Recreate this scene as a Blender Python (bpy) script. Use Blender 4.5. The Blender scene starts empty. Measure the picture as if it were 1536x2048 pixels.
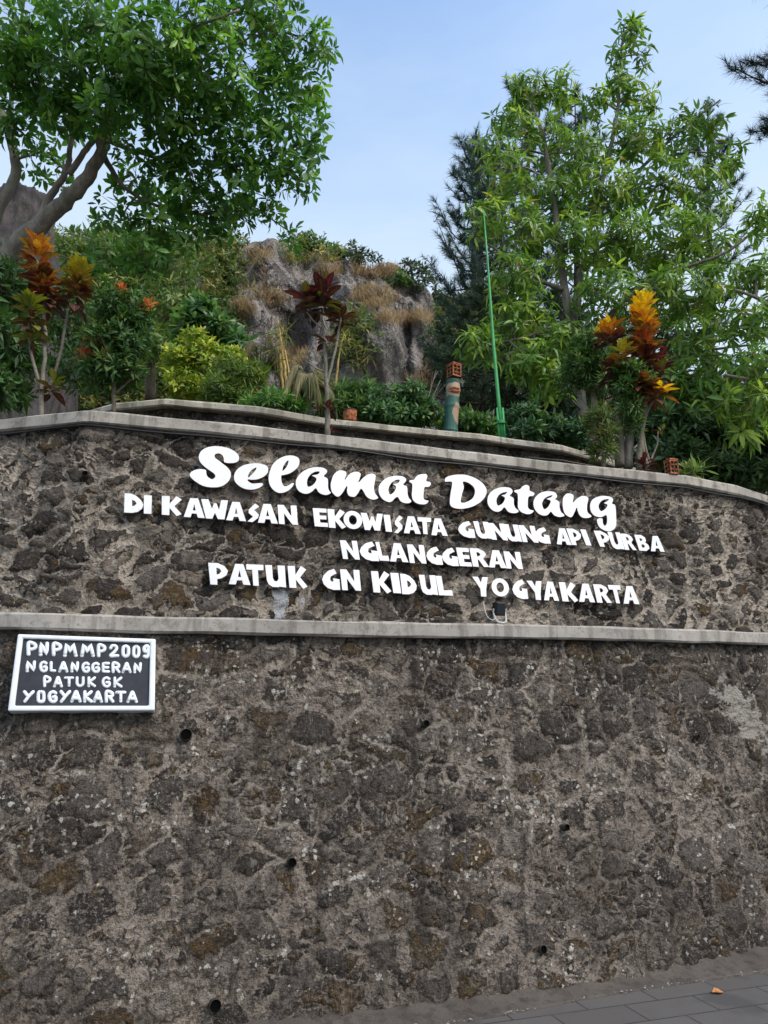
import bpy, math, random
import numpy as np
from mathutils import Vector, Matrix, noise as mnoise

# ------------------------------------------------------------------ camera, world, sun, exposure
scene = bpy.context.scene
C = scene.collection
F = 1507.0                       # focal length in photo pixels (1536 wide)
TH = math.atan(396.0 / F)        # upward pitch of the hand-held phone
CH = 1.6                         # eye height
cam_d = bpy.data.cameras.new('camera')
cam_d.sensor_fit = 'HORIZONTAL'
cam_d.sensor_width = 36.0
cam_d.lens = 36.0 * F / 1536.0
cam_d.clip_start = 0.05
cam_d.clip_end = 3000
cam = bpy.data.objects.new('camera', cam_d)
C.objects.link(cam)
cam.location = (0, 0, CH)
cam.rotation_euler = (math.pi / 2 + TH, 0, 0)
scene.camera = cam

SUN_EL, SUN_AZ = math.radians(48), math.radians(124)     # azimuth clockwise from +Y: high on the right, a little behind
world = bpy.data.worlds.new('World')
scene.world = world
world.use_nodes = True
wn, wl = world.node_tree.nodes, world.node_tree.links
wn.clear()
w_out = wn.new('ShaderNodeOutputWorld')
w_bg = wn.new('ShaderNodeBackground')
w_sky = wn.new('ShaderNodeTexSky')
w_sky.sky_type = 'NISHITA'
w_sky.sun_disc = False
w_sky.sun_elevation = SUN_EL
w_sky.sun_rotation = SUN_AZ
w_sky.altitude = 300
w_sky.air_density = 1.4
w_sky.dust_density = 1.5
w_sky.ozone_density = 1.0
w_tc = wn.new('ShaderNodeTexCoord')
w_sep = wn.new('ShaderNodeSeparateXYZ')
wl.new(w_tc.outputs['Generated'], w_sep.inputs[0])
w_map = wn.new('ShaderNodeMapping')
w_map.inputs['Scale'].default_value = (1.0, 1.0, 3.2)
w_map.inputs['Rotation'].default_value = (0, .35, .4)
wl.new(w_tc.outputs['Generated'], w_map.inputs[0])
w_no = wn.new('ShaderNodeTexNoise')
w_no.inputs['Scale'].default_value = 2.3
w_no.inputs['Detail'].default_value = 6
w_no.inputs['Roughness'].default_value = .58
wl.new(w_map.outputs[0], w_no.inputs['Vector'])
w_ma = wn.new('ShaderNodeMath')
w_ma.operation = 'MULTIPLY_ADD'
wl.new(w_no.outputs['Fac'], w_ma.inputs[0])
w_ma.inputs[1].default_value = -.32
wl.new(w_sep.outputs[2], w_ma.inputs[2])
w_mr = wn.new('ShaderNodeMapRange')
w_mr.interpolation_type = 'SMOOTHSTEP'
wl.new(w_ma.outputs[0], w_mr.inputs['Value'])
w_mr.inputs['From Min'].default_value = .27
w_mr.inputs['From Max'].default_value = .68
w_mr.inputs['To Min'].default_value = .88
w_mr.inputs['To Max'].default_value = .0
w_mix = wn.new('ShaderNodeMix')
w_mix.data_type = 'RGBA'
wl.new(w_mr.outputs['Result'], w_mix.inputs[0])
wl.new(w_sky.outputs['Color'], w_mix.inputs[6])
w_mix.inputs[7].default_value = (2.45, 2.9, 3.35, 1)         # thin high haze
wl.new(w_mix.outputs[2], w_bg.inputs['Color'])
wl.new(w_bg.outputs['Background'], w_out.inputs['Surface'])
w_bg.inputs['Strength'].default_value = 0.125

sun_d = bpy.data.lights.new('sun', 'SUN')
sun_d.energy = 1.25
sun_d.angle = math.radians(22)
sun_d.color = (1.0, 0.93, 0.84)
sun = bpy.data.objects.new('sun', sun_d)
C.objects.link(sun)
sdir = Vector((math.sin(SUN_AZ) * math.cos(SUN_EL), math.cos(SUN_AZ) * math.cos(SUN_EL), math.sin(SUN_EL)))
sun.rotation_euler = sdir.to_track_quat('Z', 'Y').to_euler()
sun.location = sdir * 60

vs = scene.view_settings
vs.view_transform = 'Standard'
vs.look = 'None'
vs.exposure = 1.32
vs.gamma = 1.0
vs.use_curve_mapping = False

rng = np.random.default_rng(7)
random.seed(7)
ct, st = math.cos(TH), math.sin(TH)


def ray(px, py):
    u = (px - 768.0) / F
    v = (1024.0 - py) / F
    return np.array([u, ct - v * st, st + v * ct])


def at(px, py, Y):
    d = ray(px, py)
    return np.array([0, 0, CH]) + d * (Y / d[1])


def atz(px, py, z):
    d = ray(px, py)
    return np.array([0, 0, CH]) + d * ((z - CH) / d[2])


def mpp(Y):
    return Y / F                 # metres per photo pixel at that distance (about)


# ------------------------------------------------------------------ object helpers
def tag(o, label=None, cat=None, group=None, kind=None):
    if label:
        o['label'] = label
    if cat:
        o['category'] = cat
    if group:
        o['group'] = group
    if kind:
        o['kind'] = kind
    return o


def empty(name, loc, label, cat, group=None):
    o = bpy.data.objects.new(name, None)
    o.empty_display_size = 0.2
    C.objects.link(o)
    o.location = Vector([float(a) for a in loc])
    return tag(o, label, cat, group)


def link(name, me, mats, parent=None):
    o = bpy.data.objects.new(name, me)
    C.objects.link(o)
    if not isinstance(mats, (list, tuple)):
        mats = [mats]
    for m in mats:
        me.materials.append(m)
    if parent is not None:
        o.parent = parent
        o.matrix_parent_inverse = Matrix.Translation(-Vector(parent.location))
    return o


def build_mesh(name, verts, faces, uv=None, tint=None, smooth=False):
    """verts (n,3); faces: list of int arrays (m,k)"""
    me = bpy.data.meshes.new(name)
    verts = np.asarray(verts, dtype=np.float32)
    me.vertices.add(len(verts))
    me.vertices.foreach_set('co', verts.ravel())
    faces = [np.asarray(f, dtype=np.int32) for f in faces if len(f)]
    nl = sum(f.size for f in faces)
    npoly = sum(f.shape[0] for f in faces)
    me.loops.add(nl)
    me.loops.foreach_set('vertex_index', np.concatenate([f.ravel() for f in faces]))
    me.polygons.add(npoly)
    starts, tot = [], 0
    for f in faces:
        k = f.shape[1]
        starts.append(tot + np.arange(f.shape[0]) * k)
        tot += f.size
    me.polygons.foreach_set('loop_start', np.concatenate(starts).astype(np.int32))
    me.polygons.foreach_set('use_smooth', np.full(npoly, bool(smooth)))
    me.update(calc_edges=True)
    if uv is not None:
        li = np.concatenate([f.ravel() for f in faces])
        l = me.uv_layers.new(name='UVMap')
        l.data.foreach_set('uv', np.asarray(uv, dtype=np.float32)[li].ravel())
    if tint is not None:
        a = me.attributes.new('tint', 'FLOAT_COLOR', 'POINT')
        t = np.ones((len(verts), 4), dtype=np.float32)
        t[:, :3] = tint
        a.data.foreach_set('color', t.ravel())
    me.validate()
    return me


def cat_meshes(parts):
    """parts: list of (verts, [faces...]) -> joined"""
    vs_, fs_, off = [], [], 0
    for v, fl in parts:
        v = np.asarray(v, dtype=float)
        vs_.append(v)
        for f in fl:
            fs_.append(np.asarray(f) + off)
        off += len(v)
    return np.concatenate(vs_), fs_


def catmull(pts, n=6):
    pts = np.asarray(pts, dtype=float)
    if len(pts) < 3:
        t = np.linspace(0, 1, n + 1)[:, None]
        return pts[0] * (1 - t) + pts[-1] * t
    P = np.vstack([2 * pts[0] - pts[1], pts, 2 * pts[-1] - pts[-2]])
    out = []
    for i in range(1, len(P) - 2):
        for k in range(n):
            t = k / n
            out.append(0.5 * ((2 * P[i]) + (-P[i - 1] + P[i + 1]) * t +
                              (2 * P[i - 1] - 5 * P[i] + 4 * P[i + 1] - P[i + 2]) * t * t +
                              (-P[i - 1] + 3 * P[i] - 3 * P[i + 1] + P[i + 2]) * t ** 3))
    out.append(pts[-1])
    return np.array(out)


def closed_smooth(pts, n=4, corners=()):
    pts = np.asarray(pts, dtype=float)
    m = len(pts)
    out = []
    for i in range(m):
        p0, p1, p2, p3 = pts[i - 1], pts[i], pts[(i + 1) % m], pts[(i + 2) % m]
        for k in range(n):
            t = k / n
            out.append(0.5 * (2 * p1 + (p2 - p0) * t + (2 * p0 - 5 * p1 + 4 * p2 - p3) * t * t +
                              (3 * p1 - p0 - 3 * p2 + p3) * t ** 3))
    return np.array(out)


def tube(pts, rad, k=6, cap=True):
    """one swept tube -> (verts, faces)"""
    pts = np.asarray(pts, dtype=float)
    n = len(pts)
    rad = np.broadcast_to(np.asarray(rad, dtype=float), (n,))
    tan = np.gradient(pts, axis=0)
    tan /= np.linalg.norm(tan, axis=1)[:, None] + 1e-9
    up = np.array([0.13, 0.21, 0.97]) if abs(tan[0][2]) < 0.9 else np.array([0.97, 0.2, 0.1])
    a = np.cross(tan[0], up)
    a /= np.linalg.norm(a)
    V = []
    ang = np.arange(k) * 2 * math.pi / k
    for i in range(n):
        a = a - tan[i] * np.dot(a, tan[i])
        a /= np.linalg.norm(a) + 1e-9
        b = np.cross(tan[i], a)
        V.append(pts[i] + rad[i] * (np.cos(ang)[:, None] * a + np.sin(ang)[:, None] * b))
    V = np.concatenate(V)
    i = np.arange(n - 1)[:, None] * k
    j = np.arange(k)[None, :]
    q = np.stack([i + j, i + (j + 1) % k, i + k + (j + 1) % k, i + k + j], -1).reshape(-1, 4)
    fl = [q]
    if cap:
        c0, c1 = len(V), len(V) + 1
        V = np.vstack([V, pts[0], pts[-1]])
        jj = np.arange(k)
        fl.append(np.stack([np.full(k, c0), (jj + 1) % k, jj], -1))
        e = (n - 1) * k
        fl.append(np.stack([np.full(k, c1), e + jj, e + (jj + 1) % k], -1))
    return V, fl


def box_part(cx, cy, cz, sx, sy, sz):
    v = np.array([[x, y, z] for x in (-.5, .5) for y in (-.5, .5) for z in (-.5, .5)]) * [sx, sy, sz] + [cx, cy, cz]
    f = np.array([[0, 1, 3, 2], [4, 6, 7, 5], [0, 4, 5, 1], [2, 3, 7, 6], [0, 2, 6, 4], [1, 5, 7, 3]])
    return v, [f]


def bevel(o, w=0.004, seg=2):
    m = o.modifiers.new('bevel', 'BEVEL')
    m.width = w
    m.segments = seg
    m.limit_method = 'ANGLE'
    return o


def fbm(p, oct=5, lac=2.1, H=0.9):
    return mnoise.fractal(Vector(p), H, lac, oct)


# ------------------------------------------------------------------ material helpers
class NT:
    def __init__(self, name):
        self.m = bpy.data.materials.new(name)
        self.m.use_nodes = True
        self.t = self.m.node_tree
        self.t.nodes.clear()
        self.out = self.t.nodes.new('ShaderNodeOutputMaterial')

    def n(self, typ, **kw):
        nd = self.t.nodes.new('ShaderNode' + typ)
        for k, v in kw.items():
            if k.startswith('_'):
                setattr(nd, k[1:], v)
        return nd

    def set(self, sock, v):
        if hasattr(v, 'is_output'):
            self.t.links.new(v, sock)
        elif isinstance(v, (tuple, list)) and len(v) == 3 and sock.type == 'RGBA':
            sock.default_value = (*v, 1)
        else:
            sock.default_value = v

    def coord(self, kind='Object'):
        return self.n('TexCoord').outputs[kind]

    def mapping(self, vec, scale=(1, 1, 1), rot=(0, 0, 0), loc=(0, 0, 0)):
        m = self.n('Mapping')
        self.set(m.inputs['Vector'], vec)
        m.inputs['Scale'].default_value = scale
        m.inputs['Rotation'].default_value = rot
        m.inputs['Location'].default_value = loc
        return m.outputs[0]

    def noise(self, vec, scale, detail=4, rough=0.55, out='Fac', dist=0.0):
        m = self.n('TexNoise')
        self.set(m.inputs['Vector'], vec)
        m.inputs['Scale'].default_value = scale
        m.inputs['Detail'].default_value = detail
        m.inputs['Roughness'].default_value = rough
        m.inputs['Distortion'].default_value = dist
        return m.outputs[out]

    def vor(self, vec, scale, feature='F1', out='Distance', rand=1.0, dims='3D'):
        m = self.n('TexVoronoi')
        m.voronoi_dimensions = dims
        m.feature = feature
        self.set(m.inputs['Vector'], vec)
        m.inputs['Scale'].default_value = scale
        m.inputs['Randomness'].default_value = rand
        return m.outputs[out]

    def math(self, op, a, b=0.0, c=0.0, clamp=False):
        m = self.n('Math')
        m.operation = op
        m.use_clamp = clamp
        self.set(m.inputs[0], a)
        self.set(m.inputs[1], b)
        self.set(m.inputs[2], c)
        return m.outputs[0]

    def vmath(self, op, a, b=(0, 0, 0), s=None):
        m = self.n('VectorMath')
        m.operation = op
        self.set(m.inputs[0], a)
        self.set(m.inputs[1], b)
        if s is not None:
            self.set(m.inputs['Scale'], s)
        return m.outputs[0]

    def sstep(self, v, lo, hi, a=0.0, b=1.0):
        m = self.n('MapRange')
        m.interpolation_type = 'SMOOTHSTEP'
        self.set(m.inputs['Value'], v)
        self.set(m.inputs['From Min'], lo)
        self.set(m.inputs['From Max'], hi)
        m.inputs['To Min'].default_value = a
        m.inputs['To Max'].default_value = b
        return m.outputs['Result']

    def mix(self, fac, a, b, mode='MIX'):
        m = self.n('Mix')
        m.data_type = 'RGBA'
        m.blend_type = mode
        self.set(m.inputs[0], fac)
        self.set(m.inputs[6], a)
        self.set(m.inputs[7], b)
        return m.outputs[2]

    def ramp(self, fac, stops, interp='LINEAR'):
        m = self.n('ValToRGB')
        cr = m.color_ramp
        cr.interpolation = interp
        while len(cr.elements) < len(stops):
            cr.elements.new(0.5)
        for e, (p, c) in zip(cr.elements, stops):
            e.position = p
            e.color = (*c, 1)
        self.set(m.inputs[0], fac)
        return m.outputs[0]

    def sep(self, v):
        m = self.n('SeparateXYZ')
        self.set(m.inputs[0], v)
        return m.outputs

    def bump(self, h, strength=0.5, dist=0.01, normal=None):
        m = self.n('Bump')
        m.inputs['Strength'].default_value = strength
        m.inputs['Distance'].default_value = dist
        self.set(m.inputs['Height'], h)
        if normal is not None:
            self.set(m.inputs['Normal'], normal)
        return m.outputs[0]

    def pbsdf(self, color, rough=0.8, spec=0.3, normal=None, metal=0.0):
        m = self.n('BsdfPrincipled')
        self.set(m.inputs['Base Color'], color)
        self.set(m.inputs['Roughness'], rough)
        m.inputs['Specular IOR Level'].default_value = spec
        m.inputs['Metallic'].default_value = metal
        if normal is not None:
            self.set(m.inputs['Normal'], normal)
        return m.outputs[0]

    def done(self, sh, disp=None):
        self.t.links.new(sh, self.out.inputs['Surface'])
        if disp is not None:
            self.t.links.new(disp, self.out.inputs['Displacement'])
            self.m.displacement_method = 'BOTH'
        return self.m


def rubble(name, sx, sy, mortar, mort_w, lichen, grain, patchy, stone_gain, brown, pillow=.020, streak=0.0, mottle=.5):
    """rubble masonry laid in UV metres: big stones with small packing stones, broken pointing, grit; real displacement"""
    t = NT(name)
    uv = t.coord('UV')

    def off(sc, amp, seed):
        return t.vmath('SCALE', t.vmath('SUBTRACT', t.noise(t.mapping(uv, (1, 1, 1), (0, 0, 0), (seed, seed * 1.7, 0)), sc, 3, .6, 'Color'), (.5, .5, .5)), s=amp)
    d23 = t.vmath('ADD', off(13, .060, 1.3), off(48, .022, 2.1))
    p = t.mapping(t.vmath('ADD', t.vmath('ADD', uv, off(2.7, .26, 0)), d23), (sx, sy, 1))
    q = t.mapping(t.vmath('ADD', t.vmath('ADD', uv, off(4.1, .16, 5)), d23), (sx * 2.1, sy * 2.2, 1))
    e1 = t.vor(p, 1.0, 'DISTANCE_TO_EDGE', 'Distance', 1.0, '2D')
    c1 = t.sep(t.vor(p, 1.0, 'F1', 'Color', 1.0, '2D'))
    e2_ = t.math('MULTIPLY', t.vor(q, 1.0, 'DISTANCE_TO_EDGE', 'Distance', 1.0, '2D'), .75)
    c2 = t.sep(t.vor(q, 1.0, 'F1', 'Color', 1.0, '2D'))
    small = t.sstep(t.noise(uv, 3.6, 3, .6), .54, .56)

    def pick(a_, b_):
        return t.math('ADD', t.math('MULTIPLY', a_, t.math('SUBTRACT', 1.0, small)), t.math('MULTIPLY', b_, small))
    edge = pick(e1, e2_)
    r0, r1, r2 = pick(c1[0], c2[0]), pick(c1[1], c2[1]), pick(c1[2], c2[2])
    nl = t.noise(uv, 1.4, 3, .6)
    nm = t.noise(uv, 7.0, 4, .62)
    nf = t.noise(uv, 30.0, 5, .74)
    ng = t.noise(uv, 46.0, 4, .78)
    nd = t.noise(t.mapping(uv, (1, 1, 1), (0, 0, 0), (3.1, 7.7, 0)), 40.0, 4, .78)
    wid = t.math('MULTIPLY', t.sstep(t.math('ADD', t.math('MULTIPLY', nl, .5), t.math('MULTIPLY', nm, .5)), .38, .62, .15, 2.1), mort_w)
    en = t.math('ADD', edge, t.math('MULTIPLY', t.math('SUBTRACT', nf, .5), .20))
    stone = t.sstep(en, t.math('MULTIPLY', wid, .9), t.math('ADD', wid, .02))
    smother = t.sstep(t.math('ADD', t.math('MULTIPLY', r0, .55), t.math('MULTIPLY', nm, .6)), .68, .74)
    stone = t.math('MULTIPLY', stone, t.math('SUBTRACT', 1.0, t.math('MULTIPLY', smother, patchy)))
    g = stone_gain
    scol = t.ramp(r1, [(0, (.026 * g, .022 * g, .020 * g)), (.35, (.044 * g, .037 * g, .032 * g)),
                       (.7, (.072 * g, .060 * g, .050 * g)), (1, (.125 * g, .108 * g, .094 * g))])
    isb = t.math('MULTIPLY', t.math('GREATER_THAN', r2, 1.0 - brown), t.sstep(nm, .40, .52))
    scol = t.mix(isb, scol, (.090, .055, .022))
    mcol = t.mix(t.sstep(nm, .42, .58), mortar, tuple(c * .50 for c in mortar))
    mcol = t.mix(t.math('MULTIPLY', t.sstep(nl, .48, .58), .6), mcol, tuple(c * 1.25 for c in mortar))
    mcol = t.mix(t.math('MULTIPLY', t.sstep(t.noise(uv, 22, 5, .7), .53, .57), .7), mcol, (.050, .042, .035))
    col = t.mix(stone, mcol, scol)
    # crevice shade painted as a dark line along broken edges of the pointing
    lip_shade = t.math('MULTIPLY', t.sstep(en, t.math('SUBTRACT', wid, .03), t.math('ADD', wid, .03)), t.sstep(en, t.math('ADD', wid, .10), t.math('ADD', wid, .03)))
    col = t.mix(t.math('MULTIPLY', lip_shade, .6), col, (.016, .014, .012))
    gp = t.sstep(t.noise(uv, 2.8, 4, .65), .40, .58, .3, 1.0)
    col = t.mix(t.math('MULTIPLY', t.math('MULTIPLY', t.sstep(ng, .525, .56), gp), grain), col, (.29, .252, .215))
    col = t.mix(t.math('MULTIPLY', t.sstep(nd, .52, .555), grain * .9), col, (.020, .017, .015))
    if streak:
        v = t.sep(uv)[1]
        thin = t.sstep(t.math('ADD', edge, t.math('MULTIPLY', t.math('SUBTRACT', nf, .5), .30)), .03, .06, 1.0, 0.0)
        where = t.math('MULTIPLY', t.sstep(t.noise(t.mapping(uv, (1.4, .8, 1), (0, 0, .5)), 4.0, 4, .68), .52, .56), t.sstep(v, .35, 1.25, .10, 1.0))
        col = t.mix(t.math('MULTIPLY', t.math('MULTIPLY', thin, where), streak), col, (.38, .335, .28))
        blob = t.math('MULTIPLY', t.sstep(t.noise(t.mapping(uv, (1.9, .9, 1), (0, 0, .5)), 6.5, 6, .70), .60, .615), t.sstep(v, .4, 1.3, .25, 1.0))
        col = t.mix(t.math('MULTIPLY', blob, streak * .9), col, (.35, .31, .26))
    mot = t.noise(t.mapping(uv, (1.0, .62, 1), (0, 0, .55)), 17.0, 6, .76)
    mot2 = t.noise(t.mapping(uv, (1.0, .7, 1), (0, 0, .4), (4.4, 1.9, 0)), 12.0, 6, .76)
    col = t.mix(t.math('MULTIPLY', t.sstep(mot, .54, .56), mottle * .8), col, (.235, .200, .168))
    col = t.mix(t.math('MULTIPLY', t.sstep(mot2, .54, .565), mottle), col, (.026, .022, .018))
    # round pale lichens, in colonies
    lp = t.vmath('ADD', uv, t.vmath('SCALE', t.noise(uv, 60, 3, .6, 'Color'), s=.036))
    lv = t.vor(lp, 34.0, 'F1', 'Distance', 1.0, '2D')
    lc = t.sep(t.vor(lp, 34.0, 'F1', 'Color', 1.0, '2D'))
    colony = t.sstep(t.noise(t.mapping(uv, (1, 1, 1), (0, 0, 0), (9.4, 2.2, 0)), 2.6, 4, .65), .47, .62)
    rad = t.math('MULTIPLY', t.math('MULTIPLY', lc[0], lc[2]), .66)
    lic = t.math('MULTIPLY', t.math('LESS_THAN', lv, rad), t.math('GREATER_THAN', t.math('ADD', t.math('MULTIPLY', colony, .55), lc[1]), 1.04))
    col = t.mix(t.math('MULTIPLY', lic, lichen), col, (.50, .48, .42))
    # big weathering tones, damp runs, a little moss
    tone = t.noise(uv, .9, 3, .6)
    col = t.mix(t.sstep(tone, .34, .60, .28, 0.0), col, (.045, .037, .030))
    run = t.noise(t.mapping(uv, (4.2, .5, 1)), 1.6, 4, .6)
    col = t.mix(t.math('MULTIPLY', t.sstep(run, .56, .66), .5), col, (.028, .024, .022))
    moss = t.math('MULTIPLY', t.sstep(t.noise(uv, 3.3, 5, .7), .60, .66), t.sstep(nf, .47, .56))
    col = t.mix(t.math('MULTIPLY', moss, .5), col, (.060, .062, .024))
    h = t.math('ADD', t.math('MULTIPLY', t.sstep(en, .03, .30), pillow),
               t.math('ADD', t.math('MULTIPLY', nm, .034), t.math('MULTIPLY', nf, .042)))
    h = t.math('ADD', h, t.math('ADD', t.math('MULTIPLY', ng, .018), t.math('ADD', t.math('MULTIPLY', r1, .018), t.math('MULTIPLY', mot, .030))))
    dn = t.n('Displacement')
    t.set(dn.inputs['Height'], h)
    dn.inputs['Midlevel'].default_value = .098
    dn.inputs['Scale'].default_value = 1.0
    return t, col, dn.outputs[0], uv


def finish_rubble(r, extra=None):
    t, col, disp, uv = r
    if extra:
        col = extra(t, col, uv)
    return t.done(t.pbsdf(col, .92, .15), disp)


def concrete(name, base, dark, bumpd=.004):
    t = NT(name)
    o = t.coord('Object')
    a = t.noise(o, 2.2, 4, .6)
    b = t.noise(o, 14, 5, .7)
    c = t.noise(o, 90, 4, .7)
    col = t.mix(t.sstep(a, .35, .65), base, tuple(x * .72 for x in base))
    col = t.mix(t.math('MULTIPLY', t.sstep(b, .50, .68), .65), col, dark)
    col = t.mix(t.math('MULTIPLY', t.sstep(c, .55, .68), .35), col, tuple(x * .45 for x in base))
    col = t.mix(t.math('MULTIPLY', t.sstep(t.noise(o, 38, 3, .6), .62, .70), .5), col, (.07, .06, .05))
    st_ = t.noise(t.mapping(o, (9, 9, .9)), 1.0, 4, .65)
    col = t.mix(t.math('MULTIPLY', t.sstep(st_, .50, .62), .6), col, dark)
    h = t.math('ADD', t.math('MULTIPLY', b, .7), t.math('MULTIPLY', c, .4))
    return t.done(t.pbsdf(col, .9, .2, t.bump(h, .8, bumpd)))


def plain(name, col, rough=.6, var=.25, scale=20, spec=.3, bumpd=.002, metal=0.0):
    t = NT(name)
    o = t.coord('Object')
    n = t.noise(o, scale, 4, .6)
    c = t.mix(t.sstep(n, .35, .65), tuple(x * (1 - var) for x in col), tuple(min(1, x * (1 + var * .6)) for x in col))
    return t.done(t.pbsdf(c, rough, spec, t.bump(n, .5, bumpd), metal))


def leaf_mat(name, rough=.45, trans=.35, spec=.35, vein=0.0, veincol=(.35, .25, .05), tgain=1.4):
    t = NT(name)
    a = t.n('Attribute')
    a.attribute_name = 'tint'
    col = a.outputs['Color']
    if vein:
        u = t.sep(t.coord('UV'))
        mid = t.sstep(t.math('ABSOLUTE', t.math('SUBTRACT', u[0], .5)), .03, .10, 1.0, 0.0)
        sv = t.math('SINE', t.math('ADD', t.math('MULTIPLY', u[1], 46), t.math('MULTIPLY', t.math('ABSOLUTE', t.math('SUBTRACT', u[0], .5)), -26)))
        rib = t.math('MULTIPLY', t.sstep(sv, .6, .95), .35)
        col = t.mix(t.math('MULTIPLY', t.math('MAXIMUM', mid, rib), vein), col, t.mix(.75, veincol, t.mix(1.0, col, (2.2, 2.2, 2.2), 'MULTIPLY')))
    if vein:
        o_ = t.coord('Object')
        col = t.mix(t.math('MULTIPLY', t.sstep(t.noise(o_, 55, 4, .7), .54, .60), .35), col, t.mix(.75, (.16, .13, .02), t.mix(1.0, col, (1.6, 1.5, 1.2), 'MULTIPLY')))
        col = t.mix(t.math('MULTIPLY', t.sstep(t.noise(t.mapping(o_, (1, 1, 1), (0, 0, 0), (3, 1, 2)), 40, 4, .7), .55, .61), .5), col, (.05, .025, .012))
    p = t.pbsdf(col, rough, spec)
    tr = t.n('BsdfTranslucent')
    t.set(tr.inputs['Color'], t.mix(1.0, col, (tgain, tgain * 1.05, tgain * .6), 'MULTIPLY'))
    mx = t.n('MixShader')
    mx.inputs[0].default_value = trans
    t.t.links.new(p, mx.inputs[1])
    t.t.links.new(tr.outputs[0], mx.inputs[2])
    return t.done(mx.outputs[0])


def bark(name, a, b, scale=9, stretch=.35):
    t = NT(name)
    o = t.coord('Object')
    n = t.noise(t.mapping(o, (scale, scale, scale * stretch)), 1.0, 5, .65)
    n2 = t.noise(o, 30, 4, .7)
    n3 = t.noise(o, 3.5, 3, .6)
    col = t.mix(t.sstep(n, .35, .65), a, b)
    col = t.mix(t.math('MULTIPLY', t.sstep(n2, .55, .7), .6), col, tuple(x * .35 for x in a))
    col = t.mix(t.math('MULTIPLY', t.sstep(n3, .55, .7), .4), col, (.09, .11, .06))
    return t.done(t.pbsdf(col, .9, .15, t.bump(t.math('ADD', n, n2), .9, .012)))


M = {}
M['leaf'] = leaf_mat('leaf_green', .42, .38, .4)
M['leaf_small'] = leaf_mat('leaf_small', .5, .30, .3)
M['croton'] = leaf_mat('croton_leaf', .42, .16, .4, .55, (.42, .26, .04), 1.2)
M['needle'] = leaf_mat('pine_needle', .55, .25, .25)
M['grass'] = leaf_mat('dry_grass', .7, .35, .15)
M['bark_pale'] = bark('bark_pale', (.27, .24, .20), (.15, .13, .105))
M['bark_grey'] = bark('bark_grey', (.30, .26, .21), (.17, .145, .12))
M['bark_dark'] = bark('bark_dark', (.08, .065, .05), (.045, .036, .03))
M['twig'] = plain('twig', (.14, .115, .085), .85, .3, 30)
M['concrete'] = concrete('concrete_coping', (.43, .395, .34), (.13, .11, .09))
M['concrete2'] = concrete('concrete_ledge', (.39, .36, .32), (.16, .14, .12))
t = NT('white_paint')
o = t.coord('Object')
col = t.mix(t.math('MULTIPLY', t.sstep(t.noise(t.mapping(o, (6, 6, 1.2)), 1.6, 5, .65), .50, .70), .30), (.76, .77, .79), (.52, .49, .44))
col = t.mix(t.math('MULTIPLY', t.sstep(t.noise(o, 45, 4, .7), .58, .68), .35), col, (.42, .38, .33))
M['white'] = t.done(t.pbsdf(col, .5, .3, t.bump(t.noise(o, 30, 4, .6), .4, .002)))
M['rust_edge'] = plain('red_brown_letter_edge', (.22, .085, .055), .7, .3, 25)
M['plaque_white'] = plain('plaque_white_paint', (.74, .77, .80), .5, .06, 14, .35, .002)
M['plaque_dark'] = plain('plaque_dark_paint', (.028, .030, .040), .55, .2, 18, .35, .003)
M['black'] = plain('black_plastic', (.014, .014, .016), .45, .2, 30, .4)
M['hole_shade'] = plain('hole_shade_black', (.002, .002, .002), .95, .1, 10, .05)  # black colour in place of the shade inside the pipe ends
M['glass'] = plain('lamp_glass', (.02, .024, .03), .12, .1, 6, .6, .0002)
M['bracket'] = plain('pale_metal_bracket', (.55, .55, .53), .45, .15, 30, .5)
M['green_pole'] = plain('green_paint_pole', (.055, .33, .10), .45, .12, 8, .4)
M['terracotta'] = plain('terracotta', (.34, .12, .055), .9, .6, 34, .15, .004)
M['soil'] = concrete('soil_earth', (.062, .042, .027), (.03, .021, .014), .02)

# ------------------------------------------------------------------ wall geometry
def hermite(xs, ys):
    xs, ys = np.asarray(xs, float), np.asarray(ys, float)
    m = np.gradient(ys, xs)

    def f(x):
        x = np.asarray(x, float)
        i = np.clip(np.searchsorted(xs, x) - 1, 0, len(xs) - 2)
        h = xs[i + 1] - xs[i]
        t = (x - xs[i]) / h
        lo, hi = x < xs[0], x > xs[-1]
        r = ((2 * t ** 3 - 3 * t ** 2 + 1) * ys[i] + (t ** 3 - 2 * t ** 2 + t) * h * m[i] +
             (-2 * t ** 3 + 3 * t ** 2) * ys[i + 1] + (t ** 3 - t ** 2) * h * m[i + 1])
        r = np.where(lo, ys[0] + (x - xs[0]) * m[0], r)
        return np.where(hi, ys[-1] + (x - xs[-1]) * m[-1], r)
    return f


def linear(xs, ys):
    xs, ys = np.asarray(xs, float), np.asarray(ys, float)

    def f(x):
        x = np.asarray(x, float)
        r = np.interp(x, xs, ys)
        r = np.where(x < xs[0], ys[0] + (x - xs[0]) * (ys[1] - ys[0]) / (xs[1] - xs[0]), r)
        return np.where(x > xs[-1], ys[-1] + (x - xs[-1]) * (ys[-1] - ys[-2]) / (xs[-1] - xs[-2]), r)
    return f


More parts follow.
